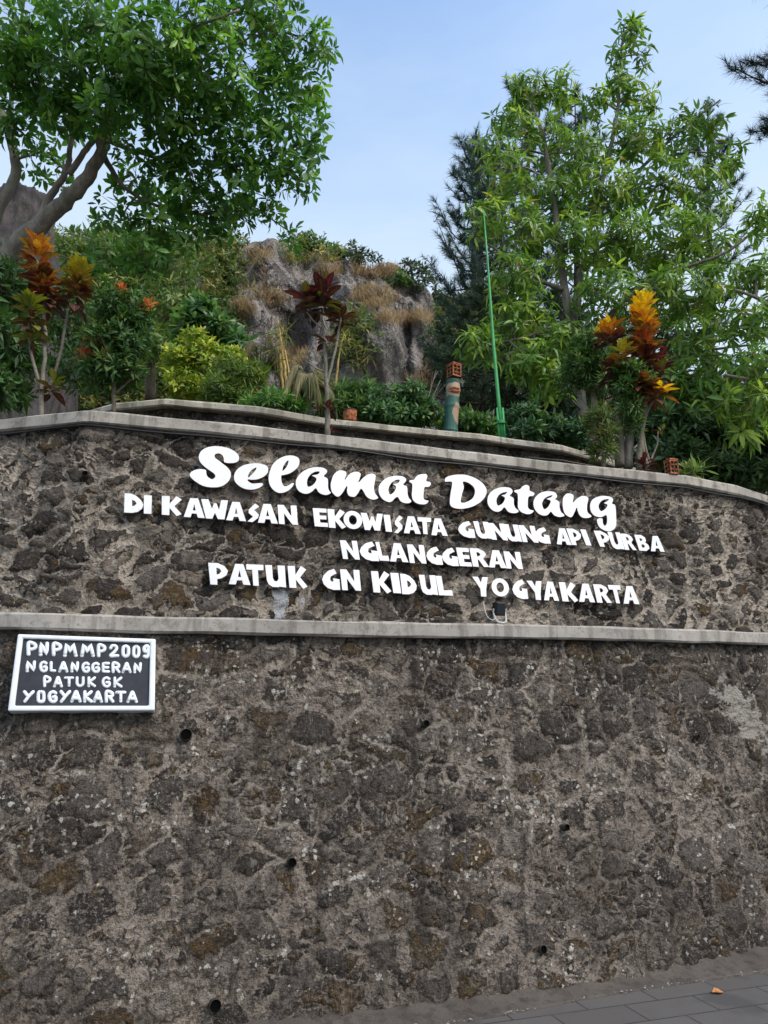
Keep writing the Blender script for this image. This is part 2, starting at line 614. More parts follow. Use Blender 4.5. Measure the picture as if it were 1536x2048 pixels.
ZC = 3.42
base_px = [(585, 2034), (693, 2024), (900, 2000), (1148, 1966), (1355, 1932), (1536, 1891)]
bp = [atz(x, y, 0.05) for x, y in base_px]
yb = hermite([-7, -5, -4, -3, -2, -1.2] + [p[0] for p in bp] + [3.4, 4.4, 5.4],
             [3.95, 3.74, 3.72, 3.82, 4.03, 4.26] + [p[1] for p in bp] + [6.25, 7.10, 8.25])
cop_px = [(0, 866), (176, 848), (500, 877), (790, 910), (1082, 944), (1370, 973), (1469, 991), (1536, 1011)]
cp = [atz(x, y, ZC) for x, y in cop_px]
cpx = [p[0] for p in cp]
cpy = [p[1] for p in cp]
yc = linear([-7, -5.5, -4.4, -3.3] + cpx + [4.4, 5.4], [5.55, 5.38, 5.20, 4.98] + cpy + [8.0, 9.3])


def wall_y(x, z):
    return yb(x) + (yc(x) - yb(x)) * np.asarray(z) / ZC


# the ledge band: its height comes from its row in the photo, its depth from the wall
led_px = [(-200, 1262), (0, 1258), (208, 1263), (500, 1268), (780, 1274), (1131, 1278), (1360, 1284), (1536, 1289), (1700, 1296)]


def hit_wall(px, py, off=0.0):
    """where the photo ray meets the wall, off metres in front of it"""
    d = ray(px, py)
    lo, hi = 2.5, 12.0
    for _ in range(50):
        m = (lo + hi) / 2
        p = np.array([0, 0, CH]) + d * (m / d[1])
        if p[1] < float(wall_y(p[0], p[2])) - off:
            lo = m
        else:
            hi = m
    return np.array([0, 0, CH]) + d * (lo / d[1])


LEDGE_OFF = 0.055
lp = [hit_wall(x, y, LEDGE_OFF) for x, y in led_px]
zl = hermite([-8] + [p[0] for p in lp] + [10.0], [lp[0][2]] + [p[2] for p in lp] + [lp[-1][2]])
LEDGE_T = 0.098


def arc_u(xs):
    y = wall_y(xs, 1.7)
    u = np.concatenate([[0], np.cumsum(np.hypot(np.diff(xs), np.diff(y)))])
    return u - np.interp(-5.0, xs, u)


def wall_sheet(name, xs, zlo, zhi, nz, mat, parent, yfun, back=.35):
    """front face as a dense sheet, closed with top, back and ends"""
    u = arc_u(xs)
    nx = len(xs)
    V, UV = [], []
    for k in range(nz + 1):
        f = k / nz
        z = zlo(xs) * (1 - f) + zhi(xs) * f
        V.append(np.stack([xs, yfun(xs, z), z], -1))
        UV.append(np.stack([u, z], -1))
    V = np.concatenate(V)
    UV = np.concatenate(UV)
    i = np.arange(nz)[:, None] * nx
    j = np.arange(nx - 1)[None, :]
    q = np.stack([i + j, i + j + 1, i + nx + j + 1, i + nx + j], -1).reshape(-1, 4)
    n0 = len(V)
    zt = zhi(xs)
    tb = np.stack([xs, yfun(xs, zt) + back, zt], -1)
    bb = np.stack([xs, yfun(xs, zt) + back, zlo(xs)], -1)
    V = np.concatenate([V, tb, bb])
    UV = np.concatenate([UV, np.stack([u, zt + .3], -1), np.stack([u, zlo(xs)], -1)])
    jj = np.arange(nx - 1)
    top = nz * nx
    q2 = np.stack([top + jj, top + jj + 1, n0 + jj + 1, n0 + jj], -1)
    q3 = np.stack([n0 + jj, n0 + jj + 1, n0 + nx + jj + 1, n0 + nx + jj], -1)
    return link(name, build_mesh(name, V, [q, q2, q3], UV, smooth=True), mat, parent)


def sweep(name, path, section, mat, parent, out=None, jitter=0.0, uv=False):
    """path (n,3); section list of (o,z): o metres out from the path towards the road, z up"""
    path = np.asarray(path, float)
    t = np.gradient(path, axis=0)
    t[:, 2] = 0
    t /= np.linalg.norm(t, axis=1)[:, None]
    nrm = np.stack([t[:, 1], -t[:, 0], np.zeros(len(t))], -1)
    k = len(section)
    V = []
    for i, (p, n_) in enumerate(zip(path, nrm)):
        for a, (o, z) in enumerate(section):
            jo = jz = 0
            if jitter:
                jo = jitter * mnoise.noise(Vector((p[0] * 3.1, p[1] * 3.1, a * 2.3)))
                jz = jitter * mnoise.noise(Vector((p[0] * 2.7 + 9, p[1] * 3.3, a * 1.7)))
            V.append(p + n_ * (o + jo) + np.array([0, 0, z + jz]))
    V = np.array(V)
    i = np.arange(len(path) - 1)[:, None] * k
    j = np.arange(k)[None, :]
    q = np.stack([i + j, i + k + j, i + k + (j + 1) % k, i + (j + 1) % k], -1).reshape(-1, 4)
    e0 = np.arange(k)[None, :]
    e1 = ((len(path) - 1) * k + np.arange(k))[::-1][None, :]
    return link(name, build_mesh(name, V, [q, e0, e1]), mat, parent)


def slab_section(out_, depth, th, ch=.012):
    return [(out_, ch), (out_, th - ch), (out_ - ch, th), (-depth, th), (-depth, 0), (out_ - ch, 0)]


# ------------------------------------------------------------------ ground
t = NT('paving')
o = t.coord('Object')
bm_ = t.mapping(o, (1, 1, 1), (0, 0, math.radians(-18)))
br = t.n('TexBrick')
t.set(br.inputs['Vector'], bm_)
br.inputs['Scale'].default_value = 1.0
br.inputs['Brick Width'].default_value = .46
br.inputs['Row Height'].default_value = .23
br.inputs['Mortar Size'].default_value = .006
br.inputs['Mortar Smooth'].default_value = .4
br.inputs['Color1'].default_value = (.090, .084, .079, 1)
br.inputs['Color2'].default_value = (.104, .097, .091, 1)
br.inputs['Mortar'].default_value = (.026, .024, .023, 1)
n1 = t.noise(o, 5, 5, .65)
n2 = t.noise(o, 160, 3, .7)
n3 = t.noise(o, 1.3, 3, .6)
col = t.mix(t.math('MULTIPLY', t.sstep(n1, .45, .68), .5), br.outputs['Color'], (.085, .075, .067))
col = t.mix(t.math('MULTIPLY', t.sstep(n2, .52, .66), .5), col, (.035, .033, .032))
col = t.mix(t.math('MULTIPLY', t.sstep(n3, .54, .62), .5), col, (.045, .042, .041))
M['paving'] = t.done(t.pbsdf(col, .85, .25, t.bump(t.math('ADD', br.outputs['Fac'], t.math('MULTIPLY', n2, -.6)), -.5, .004)))
M['apron'] = concrete('apron_cement', (.105, .090, .076), (.045, .038, .032), .02)
M['dirt'] = concrete('ground_dirt', (.055, .048, .042), (.03, .026, .022), .02)

S = 900.0
gv = np.array([[-S, -S, -.02], [S, -S, -.02], [S, S, -.02], [-S, S, -.02]])
tag(link('ground', build_mesh('ground', gv, [np.array([[0, 1, 2, 3]])]), M['dirt']), kind='structure')

crk_px = [(933, 2044), (1099, 2013), (1273, 1982), (1536, 1943)]
kp = [atz(x, y, 0) for x, y in crk_px]
yk = hermite([-7.5, -6, -4, -2, -.6] + [p[0] for p in kp] + [3.3, 4.4, 5.4], [3.75, 3.5, 3.42, 3.80, 4.24] + [p[1] for p in kp] + [5.8, 6.65, 7.8])
xs = np.linspace(-7.2, 9.2, 240)
kj = np.array([.012 * mnoise.noise(Vector((x * 5, 0, 3))) + .006 * mnoise.noise(Vector((x * 19, 0, 3))) for x in xs])
pv = np.concatenate([np.stack([xs, yk(xs) + kj - .007, np.zeros_like(xs)], -1), np.stack([xs * 3, np.full_like(xs, -14.0), np.zeros_like(xs)], -1)])
j = np.arange(239)
tag(link('pavement', build_mesh('pavement', pv, [np.stack([240 + j, 241 + j, 1 + j, j], -1)]), M['paving']), kind='structure')
rows = []
NA = 10
for k in range(NA + 1):
    f = k / NA
    y = (yk(xs) + kj + .007) * (1 - f) + (yb(xs) + .06) * f
    prof = .004 + .022 * f + .025 * f ** 3
    z = prof + np.array([.010 * f * mnoise.noise(Vector((x * 7, yy * 7, 1))) for x, yy in zip(xs, y)])
    rows.append(np.stack([xs, y, z], -1))
rows.insert(0, rows[0] - [0, .001, .03])
V = np.concatenate(rows)
i = np.arange(NA + 1)[:, None] * 240
jj = np.arange(239)[None, :]
q = np.stack([i + jj, i + jj + 1, i + 240 + jj + 1, i + 240 + jj], -1).reshape(-1, 4)
tag(link('apron_path', build_mesh('apron_path', V, [q], smooth=True), M['apron']), kind='structure')

# ------------------------------------------------------------------ the sign wall
wall = empty('retaining_wall', (0.5, 4.8, 0), 'tall two-tier leaning rubble stone wall with concrete bands, carrying the white lettering', 'wall')


def stain_white(t, col, uv):
    """spilt white paint under the K and a dribble beside it, rust wash near the letters"""
    s = t.sep(uv)
    nz = t.math('MULTIPLY', t.math('SUBTRACT', t.noise(uv, 22, 4, .6), .5), .09)
    for (u0, v0, v1, w) in STAINS:
        du = t.math('ABSOLUTE', t.math('SUBTRACT', t.math('ADD', s[0], nz), u0))
        wv = t.sstep(s[1], v0, v1, w * .55, w)
        inside = t.math('LESS_THAN', du, wv)
        vv = t.math('MULTIPLY', t.sstep(t.math('ADD', s[1], nz), v0 - .03, v0 + .03), t.sstep(t.math('ADD', s[1], nz), v1 + .03, v1))
        col = t.mix(t.math('MULTIPLY', t.math('MULTIPLY', inside, vv), .75), col, (.50, .51, .53))
    return col


def u_of(px, py):
    p = hit_wall(px, py)
    return float(np.interp(p[0], XS, arc_u(XS))), p[2]


XS = np.linspace(-7.0, 9.0, 1030)
STAINS = []
for (pxa, pya, pxb, pyb, w) in [(556, 1182, 566, 1236, .055), (604, 1190, 606, 1216, .007)]:
    ua, va = u_of(pxa, pya)
    ub, vb = u_of(pxb, pyb)
    STAINS.append(((ua + ub) / 2, vb, va, w))

M['rubble_up'] = finish_rubble(rubble('rubble_upper', 4.4, 7.0, (.50, .435, .36), .130, .5, .32, .38, 1.12, .14, .034, 0.0, .08), stain_white)


def plaster_patch(t, col, uv):
    """a whitish cement repair at the right and small cement crumbs"""
    s = t.sep(uv)
    u0, v0 = u_of(1490, 1425)
    nz = t.math('MULTIPLY', t.math('SUBTRACT', t.noise(uv, 9, 6, .72), .5), 4.2)
    du = t.math('DIVIDE', t.math('ADD', t.math('SUBTRACT', s[0], u0), t.math('MULTIPLY', t.math('SUBTRACT', s[1], v0), .7)), .21)
    dv = t.math('DIVIDE', t.math('SUBTRACT', s[1], v0), .25)
    r = t.math('ADD', t.math('SQRT', t.math('ADD', t.math('MULTIPLY', du, du), t.math('MULTIPLY', dv, dv))), nz)
    return t.mix(t.sstep(r, 1.0, .80, 0.0, .9), col, (.36, .335, .29))


M['rubble_low'] = finish_rubble(rubble('rubble_lower', 4.0, 5.6, (.285, .238, .196), .120, .95, .64, .55, 1.3, .34, .026, .95, .20), plaster_patch)

wall_sheet('lower_tier', XS, lambda x: np.full_like(x, -.15), lambda x: zl(x) + .02, 120, M['rubble_low'], wall, wall_y)
wall_sheet('upper_tier', XS, lambda x: zl(x) + .05, lambda x: np.full_like(x, ZC + .01), 90, M['rubble_up'], wall,
           lambda x, z: wall_y(x, z) + .012)
xl = np.linspace(-7, 9.0, 370)
sweep('ledge', np.stack([xl, wall_y(xl, zl(xl) + LEDGE_T / 2), zl(xl)], -1), slab_section(LEDGE_OFF, .12, LEDGE_T), M['concrete2'], wall, jitter=.006)
sweep('coping', np.stack([xl, yc(xl), np.full_like(xl, ZC)], -1), slab_section(.035, .24, .088), M['concrete'], wall, jitter=.006)


def wall_frame(px, py, off=0.0):
    """point on the wall and its tangent frame (along, up, outward)"""
    p = hit_wall(px, py)
    x, z = p[0], p[2]
    e = .12
    tx = np.array([2 * e, float(wall_y(x + e, z) - wall_y(x - e, z)), 0])
    tz = np.array([0, float(wall_y(x, z + e) - wall_y(x, z - e)), 2 * e])
    tx /= np.linalg.norm(tx)
    n = np.cross(tx, tz)
    n /= np.linalg.norm(n)
    if n[1] > 0:
        n = -n
    up = np.cross(n, tx)
    return p + n * off, tx, up, n


def to_plane(pts, P, n):
    out = []
    o = np.array([0, 0, CH])
    for x, y in pts:
        d = ray(x, y)
        out.append(o + d * (np.dot(P - o, n) / np.dot(d, n)))
    return np.array(out)


# weep holes: short pipe ends in the lower tier, bore shade painted as black discs
for (x, y, r) in [(x_, y_, r_ * .78) for x_, y_, r_ in [(372, 1470, .040), (850, 1448, .026), (583, 1725, .030), (430, 2010, .036), (1083, 1898, .027), (1130, 1655, .024), (1392, 1473, .014), (172, 950, .022)]]:
    p, tx, up, n = wall_frame(x, y)
    ang = np.arange(17) * 2 * math.pi / 16
    ring = [(r * 1.18, -.06), (r * 1.12, .024), (r, .027), (r * .97, .022), (r * .5, .018)]
    V = np.concatenate([[p + (tx * math.cos(a) + up * math.sin(a)) * rr + n * h for a in ang[:16]] for rr, h in ring])
    i = np.arange(4)[:, None] * 16
    jj = np.arange(16)[None, :]
    q = np.stack([i + jj, i + (jj + 1) % 16, i + 16 + (jj + 1) % 16, i + 16 + jj], -1).reshape(-1, 4)
    me = build_mesh('weep_hole', V, [q, (64 + np.arange(16))[None, :]])
    ob = link('weep_hole', me, [M['rubble_pipe'] if 'rubble_pipe' in M else M['bark_dark'], M['hole_shade']], wall)
    mi = np.zeros(len(me.polygons), dtype=np.int32)
    mi[32:] = 1
    me.polygons.foreach_set('material_index', mi)

# ------------------------------------------------------------------ planter behind: second wall, soil, raised terrain
ZR = 4.05
rear_px = [(150, 845), (233, 823), (333, 814), (512, 829), (655, 852), (840, 871), (960, 883), (1021, 892), (1121, 905), (1184, 921), (1275, 950)]
rp = [atz(x, y, ZR) for x, y in rear_px]
XR0, XR1 = rp[0][0], rp[-1][0]
yr = linear([p[0] for p in rp] + [rp[-1][0] + .6], [p[1] for p in rp] + [rp[-1][1] + .9])
rwall = empty('retaining_wall', (.5, 6.6, 3.3), 'low dark mossy stone wall with thin concrete cap behind the planting strip', 'wall')
M['rubble_rear'] = finish_rubble(rubble('rubble_rear', 3.6, 5.5, (.15, .13, .11), .10, .3, .3, .4, .75, .2))
xr = np.linspace(XR0, XR1 + .5, 200)
wall_sheet('stonework', xr, lambda x: np.full_like(x, 3.2), lambda x: np.full_like(x, ZR + .01), 40, M['rubble_rear'], rwall,
           lambda x, z: yr(x) + .03 + 0 * z)
M['concrete3'] = concrete('concrete_cap', (.48, .44, .36), (.17, .15, .11))
sweep('cap', np.stack([xr, yr(xr), np.full_like(xr, ZR)], -1), slab_section(.03, .22, .068), M['concrete3'], rwall, jitter=.006)


def terrain_z(x, y):
    yf = float(yc(x))
    yrr = float(yr(np.clip(x, XR0, XR1 + .5)))
    soil = 3.36 + .05 * mnoise.noise(Vector((x * 2, y * 2, 0)))
    up_ = 4.0 + .055 * max(0, y - yrr) + .06 * mnoise.noise(Vector((x * .8, y * .8, 4)))
    # left and right of the low wall the bed slopes up as an earth bank
    if XR0 + .3 < x < XR1:
        k = 1.0 if y > yrr + .12 else 0.0
    else:
        k = min(1, max(0, (y - yf - .3) / 1.6))
        k = k * k * (3 - 2 * k)
        if x > XR1:
            up_ -= min(.6, (x - XR1) * .35)
    return soil * (1 - k) + up_ * k


gx = np.concatenate([np.linspace(-40, -7.2, 30), np.linspace(-7, 9, 160), np.linspace(9.3, 40, 30)])
gy0 = np.concatenate([np.linspace(.12, 5, 90), np.linspace(5.3, 75, 60)])
V = []
for gyv in gy0:
    yy = np.clip(yc(np.clip(gx, -6.9, 8.9)), 0, 30) + gyv
    V.append(np.stack([gx, yy, [terrain_z(float(np.clip(a, -6.9, 8.9)), float(b)) for a, b in zip(gx, yy)]], -1))
V = np.concatenate(V)
nx = len(gx)
i = np.arange(len(gy0) - 1)[:, None] * nx
jj = np.arange(nx - 1)[None, :]
q = np.stack([i + jj, i + jj + 1, i + nx + jj + 1, i + nx + jj], -1).reshape(-1, 4)
tag(link('terrain', build_mesh('terrain', V, [q], smooth=True), M['soil']), kind='structure')

# ------------------------------------------------------------------ lettering
def letter_mesh(contours, P, tx, up, n, thick, name='letter'):
    """closed contours of world points on a plane -> a solid cut-out letter with bevelled edges"""
    cu = bpy.data.curves.new(name, 'CURVE')
    cu.dimensions = '2D'
    cu.fill_mode = 'BOTH'
    cu.extrude = thick / 2 - .002
    cu.bevel_depth = .002
    cu.bevel_resolution = 1
    cu.offset = -.003
    for c in contours:
        l = np.stack([(c - P) @ tx, (c - P) @ up], -1)
        sp = cu.splines.new('POLY')
        sp.points.add(len(l) - 1)
        for p_, (a, b) in zip(sp.points, l):
            p_.co = (a, b, 0, 1)
        sp.use_cyclic_u = True
    tmp = bpy.data.objects.new('tmp', cu)
    C.objects.link(tmp)
    dg = bpy.context.evaluated_depsgraph_get()
    me = bpy.data.meshes.new_from_object(tmp.evaluated_get(dg))
    bpy.data.objects.remove(tmp)
    bpy.data.curves.remove(cu)
    mi = [0 if p.normal.z > .25 else 1 for p in me.polygons]
    R = Matrix(((tx[0], up[0], n[0], P[0]), (tx[1], up[1], n[1], P[1]), (tx[2], up[2], n[2], P[2]), (0, 0, 0, 1)))
    me.transform(R)
    me.materials.clear()
    me.polygons.foreach_set('material_index', mi)
    me.name = name
    return me


def add_letter(parent, contours_px, thick, standoff):
    allp = np.concatenate(contours_px)
    cxy = (allp.min(0) + allp.max(0)) / 2
    P, tx, up, n = wall_frame(cxy[0], cxy[1], standoff + thick / 2)
    pf = P + n * (thick / 2)
    cs = [to_plane(c, pf, n) - n * (thick / 2) for c in contours_px]
    me = letter_mesh(cs, P, tx, up, n, thick)
    mi = np.empty(len(me.polygons), dtype=np.int32)
    me.polygons.foreach_get('material_index', mi)
    ob = link('letter', me, [M['white'], M['rust_edge']], parent)
    me.polygons.foreach_set('material_index', mi)
    return ob


A_, B_, C_ = (370, 880, 5.908), (580, 910, 5.12), (880, 930, 4.267)
script = [
    (A_, [[(640, 215), (625, 165), (560, 115), (480, 85), (380, 71), (280, 80), (203, 115), (165, 170), (162, 225), (187, 275), (240, 325), (300, 368), (345, 402), (355, 435), (320, 460), (275, 437), (255, 402), (247, 355), (200, 342), (140, 345), (82, 368), (53, 405), (66, 442), (120, 490), (200, 538), (290, 560), (390, 559), (460, 535), (520, 482), (545, 415), (535, 365), (495, 315), (448, 278), (400, 240), (355, 205), (357, 172), (400, 160), (440, 183), (456, 225), (462, 262), (520, 275), (590, 270), (630, 248)]]),
    (A_, [[(985, 345), (970, 308), (920, 285), (840, 272), (750, 280), (672, 305), (607, 355), (578, 420), (588, 490), (640, 545), (710, 580), (790, 589), (860, 575), (905, 550), (925, 525), (910, 508), (860, 508), (800, 512), (757, 492), (743, 468), (790, 472), (860, 465), (930, 435), (972, 395)],
          [(748, 440), (755, 400), (795, 352), (840, 328), (830, 357), (790, 402)]]),
    (A_, [[(1355, 260), (1345, 215), (1300, 188), (1235, 180), (1160, 195), (1090, 232), (1032, 292), (1000, 370), (985, 450), (1000, 530), (1042, 590), (1100, 625), (1160, 625), (1220, 600), (1265, 560), (1290, 515), (1268, 505), (1240, 522), (1195, 545), (1160, 530), (1142, 480), (1142, 422), (1172, 415), (1240, 395), (1310, 347), (1345, 303)],
          [(1153, 360), (1165, 310), (1195, 262), (1220, 242), (1215, 280), (1190, 328)]]),
    (B_, [[(382, 160), (345, 131), (280, 122), (210, 130), (142, 160), (90, 205), (60, 260), (60, 320), (90, 370), (140, 396), (190, 395), (230, 372), (265, 342), (290, 380), (332, 405), (380, 410), (420, 388), (402, 362), (392, 325), (388, 245), (348, 217), (372, 190)],
          [(185, 322), (176, 280), (192, 225), (240, 180), (298, 170), (285, 195), (222, 210), (268, 238), (255, 282), (222, 312)]]),
    (B_, [[(425, 255), (447, 200), (490, 162), (530, 155), (572, 170), (578, 200), (562, 252), (600, 202), (640, 176), (690, 170), (724, 188), (722, 222), (703, 278), (750, 230), (800, 197), (845, 190), (878, 206), (875, 250), (862, 330), (872, 390), (905, 437), (870, 457), (830, 455), (782, 425), (732, 348), (700, 390), (670, 425), (638, 430), (600, 415), (583, 372), (583, 318), (545, 380), (510, 420), (480, 427), (447, 402), (425, 370), (415, 310)]]),
    (B_, [[(1192, 250), (1162, 220), (1090, 210), (1012, 225), (950, 262), (910, 320), (910, 390), (945, 450), (1000, 481), (1042, 478), (1097, 430), (1132, 475), (1180, 495), (1225, 492), (1245, 472), (1220, 440), (1207, 400), (1200, 325), (1162, 303), (1182, 278)],
          [(1022, 400), (1010, 350), (1035, 293), (1080, 260), (1122, 256), (1105, 285), (1052, 300), (1083, 320), (1075, 360), (1047, 393)]]),
    (B_, [[(1368, 192), (1320, 200), (1287, 225), (1270, 250), (1228, 257), (1222, 277), (1250, 297), (1250, 350), (1247, 420), (1265, 470), (1310, 500), (1370, 508), (1405, 495), (1420, 467), (1390, 460), (1370, 440), (1372, 380), (1380, 332), (1420, 328), (1445, 300), (1435, 275), (1398, 265), (1408, 218), (1395, 195)]]),
    (C_, [[(42, 142), (45, 112), (80, 92), (150, 80), (230, 85), (310, 115), (370, 160), (400, 215), (387, 270), (342, 320), (272, 358), (190, 375), (130, 370), (92, 350), (83, 310), (90, 240), (103, 152), (75, 143)],
          [(182, 318), (187, 260), (205, 192), (197, 145), (240, 152), (285, 187), (298, 230), (280, 280), (232, 312)]]),
    (C_, [[(620, 218), (595, 193), (530, 188), (470, 205), (425, 240), (405, 285), (410, 340), (445, 385), (490, 401), (525, 388), (550, 363), (580, 398), (620, 412), (660, 408), (672, 390), (645, 365), (632, 330), (630, 283), (598, 262), (615, 242)],
          [(492, 343), (483, 300), (500, 262), (530, 240), (570, 231), (555, 250), (523, 259), (553, 280), (540, 318), (517, 338)]]),
    (C_, [[(740, 168), (705, 180), (682, 205), (637, 215), (637, 232), (660, 245), (665, 290), (665, 360), (690, 400), (740, 420), (780, 415), (802, 390), (770, 380), (752, 358), (752, 310), (760, 270), (795, 265), (808, 242), (790, 228), (765, 216), (765, 187)]]),
    (C_, [[(1000, 260), (980, 232), (920, 222), (860, 235), (817, 270), (797, 315), (805, 370), (840, 415), (890, 434), (925, 423), (947, 400), (975, 430), (1020, 445), (1060, 437), (1058, 420), (1035, 400), (1022, 360), (1018, 313), (985, 292), (998, 278)],
          [(887, 373), (873, 330), (890, 292), (920, 270), (958, 259), (945, 275), (908, 290), (943, 306), (930, 345), (907, 370)]]),
    (C_, [[(1095, 240), (1138, 255), (1140, 285), (1136, 318), (1170, 285), (1215, 262), (1255, 270), (1268, 290), (1258, 340), (1260, 400), (1295, 436), (1270, 452), (1225, 452), (1192, 430), (1174, 390), (1168, 365), (1147, 410), (1125, 445), (1095, 440), (1062, 410), (1047, 350), (1048, 290), (1065, 257)]]),
    (C_, [[(1480, 298), (1458, 272), (1400, 262), (1340, 272), (1297, 300), (1280, 345), (1290, 400), (1325, 437), (1378, 446), (1420, 430), (1425, 490), (1408, 518), (1392, 495), (1385, 455), (1340, 463), (1353, 520), (1390, 553), (1440, 568), (1485, 550), (1505, 510), (1505, 430), (1497, 345), (1470, 328)],
          [(1370, 390), (1355, 350), (1375, 312), (1405, 296), (1440, 292), (1425, 310), (1397, 325), (1428, 340), (1415, 370), (1392, 387)]]),
]
line = empty('wall_lettering', hit_wall(800, 1000), 'large white brush-script letters reading Selamat Datang, topmost line on the stone wall', 'lettering', 'white letters on the wall')
for (ox, oy, s), cont in script:
    add_letter(line, [closed_smooth(np.array(c) / s + [ox, oy], 4) for c in cont], .018, .016)


def ell(cx, cy, rx, ry, n=22, sgn=1):
    a = np.arange(n) * 2 * math.pi / n * sgn
    return [(cx + rx * math.cos(x), cy + ry * math.sin(x)) for x in a]


G = {
    'D': [[(0, 0), (.02, 1), (.32, 1), (.62, .90), (.88, .68), (1, .45), (.93, .24), (.72, .07), (.42, 0)], [(.42, .36), (.42, .66), (.54, .62), (.63, .51), (.55, .40)]],
    'I': [[(0, 0), (0, 1), (1, 1), (1, 0)]],
    'K': [[(0, 0), (0, 1), (.40, 1), (.40, .62), (.72, 1.02), (1, .86), (.64, .50), (1, .10), (.74, -.04), (.40, .36), (.40, 0)]],
    'A': [[(0, 0), (.31, 1), (.68, 1), (1, 0), (.66, 0), (.60, .20), (.40, .20), (.34, 0)], [(.44, .38), (.50, .66), (.56, .38)]],
    'W': [[(0, 1), (.28, 1), (.39, .55), (.47, .82), (.57, .82), (.65, .52), (.74, 1), (1, 1), (.84, 0), (.58, 0), (.49, .30), (.39, 0), (.14, 0)]],
    'S': [[(1, .86), (.66, 1.02), (.16, .68), (.12, .48), (.46, .30), (0, .02), (.42, -.02), (.88, .24), (.94, .44), (.60, .66)]],
    'N': [[(0, 0), (0, 1), (.34, 1), (.68, .46), (.68, 1), (1, 1), (1, 0), (.70, 0), (.32, .54), (.32, 0)]],
    'E': [[(0, 0), (0, 1), (1, 1), (1, .77), (.46, .77), (.46, .62), (.94, .62), (.94, .40), (.46, .40), (.46, .24), (1, .24), (1, 0)]],
    'O': [ell(.5, .5, .5, .5), ell(.5, .5, .20, .25, 16, -1)],
    'T': [[(.34, 0), (.32, .73), (0, .73), (0, 1), (1, 1), (1, .73), (.68, .73), (.68, 0)]],
    'G': [[(.70, 1.0), (.36, .90), (.10, .68), (0, .46), (.08, .24), (.30, .06), (.62, -.02), (1, 0), (.97, .52), (.60, .56), (.63, .44), (.55, .38), (.46, .47), (.50, .62), (.70, .72), (.84, .78)]],
    'U': [[(0, 1), (.36, 1), (.36, .42), (.42, .30), (.55, .28), (.63, .40), (.62, 1), (1, 1), (1, 0), (.66, .03), (.62, 0), (.30, 0), (.10, .12), (.03, .30)]],
    'P': [[(.06, 0), (0, 1), (.50, 1), (.84, .86), (1, .66), (.90, .44), (.66, .30), (.44, .26), (.44, 0)], [(.42, .48), (.42, .77), (.56, .73), (.64, .63), (.55, .52)]],
    'R': [[(0, 0), (0, 1), (.52, 1), (.84, .86), (.93, .67), (.72, .46), (1, .02), (.66, 0), (.42, .38), (.38, .38), (.38, 0)], [(.38, .57), (.38, .79), (.52, .76), (.58, .67), (.50, .59)]],
    'B': [[(0, 0), (0, 1), (.58, 1), (.86, .86), (.88, .66), (.76, .54), (.96, .40), (.97, .18), (.64, 0)], [(.36, .62), (.36, .78), (.50, .76), (.55, .69), (.48, .63)], [(.36, .22), (.36, .40), (.52, .40), (.60, .31), (.52, .22)]],
    'L': [[(0, 0), (0, 1), (.42, 1), (.42, .28), (1, .30), (1, 0)]],
    'Y': [[(0, 1), (.38, 1), (.52, .72), (.64, 1), (1, 1), (.80, .36), (.76, 0), (.40, 0), (.42, .40)]],
}
# per letter: char, left, right (at its foot), top shift in x, top y, bottom y -- in the zoom of that line
D1, D2, D3 = (240, 970, 4.042), (610, 1000, 4.955), (900, 1030, 3.491)
D4, D5 = (400, 1080, 4.267), (640, 1080, 2.363)
line2 = [(D1, [('D', 30, 188, 4, 68, 228), ('I', 190, 256, 2, 82, 234), ('K', 335, 500, 2, 90, 246), ('A', 512, 688, 0, 105, 264), ('W', 662, 882, -8, 117, 276), ('A', 855, 1022, 0, 135, 290), ('S', 1026, 1132, -4, 150, 300), ('A', 1112, 1280, -6, 152, 310), ('N', 1284, 1440, -12, 162, 320)]),
         (D2, [('E', 95, 232, -20, 82, 266), ('K', 236, 412, -16, 92, 280), ('O', 385, 574, -10, 106, 290), ('W', 560, 782, -10, 130, 302), ('I', 800, 866, -24, 146, 316), ('S', 880, 978, -8, 152, 330), ('A', 978, 1152, -14, 160, 334), ('T', 1125, 1262, -12, 172, 340), ('A', 1250, 1420, -18, 182, 354)]),
         (D3, [('G', 62, 180, -14, 40, 158), ('U', 190, 296, -30, 46, 166), ('N', 294, 408, -30, 58, 176), ('U', 404, 506, -32, 66, 186), ('N', 508, 622, -32, 74, 192), ('G', 598, 706, -18, 84, 198), ('A', 745, 852, -16, 92, 208), ('P', 846, 940, -36, 96, 212), ('I', 950, 990, -42, 102, 214), ('P', 1042, 1138, -40, 112, 224), ('U', 1134, 1222, -36, 120, 240), ('R', 1222, 1308, -34, 132, 246), ('B', 1322, 1404, -36, 140, 252), ('A', 1402, 1502, -18, 146, 256)])]
line3 = [(D5, [('N', 108, 190, -15, 2, 92), ('G', 190, 281, -8, 6, 98), ('L', 282, 330, -22, 10, 99), ('A', 330, 420, -10, 15, 104), ('N', 424, 505, -14, 22, 111), ('G', 506, 583, -10, 30, 116), ('G', 580, 658, -10, 35, 122), ('E', 660, 720, -18, 37, 125), ('R', 722, 802, -16, 40, 128), ('A', 798, 884, -10, 48, 132), ('N', 882, 961, -16, 55, 137)])]
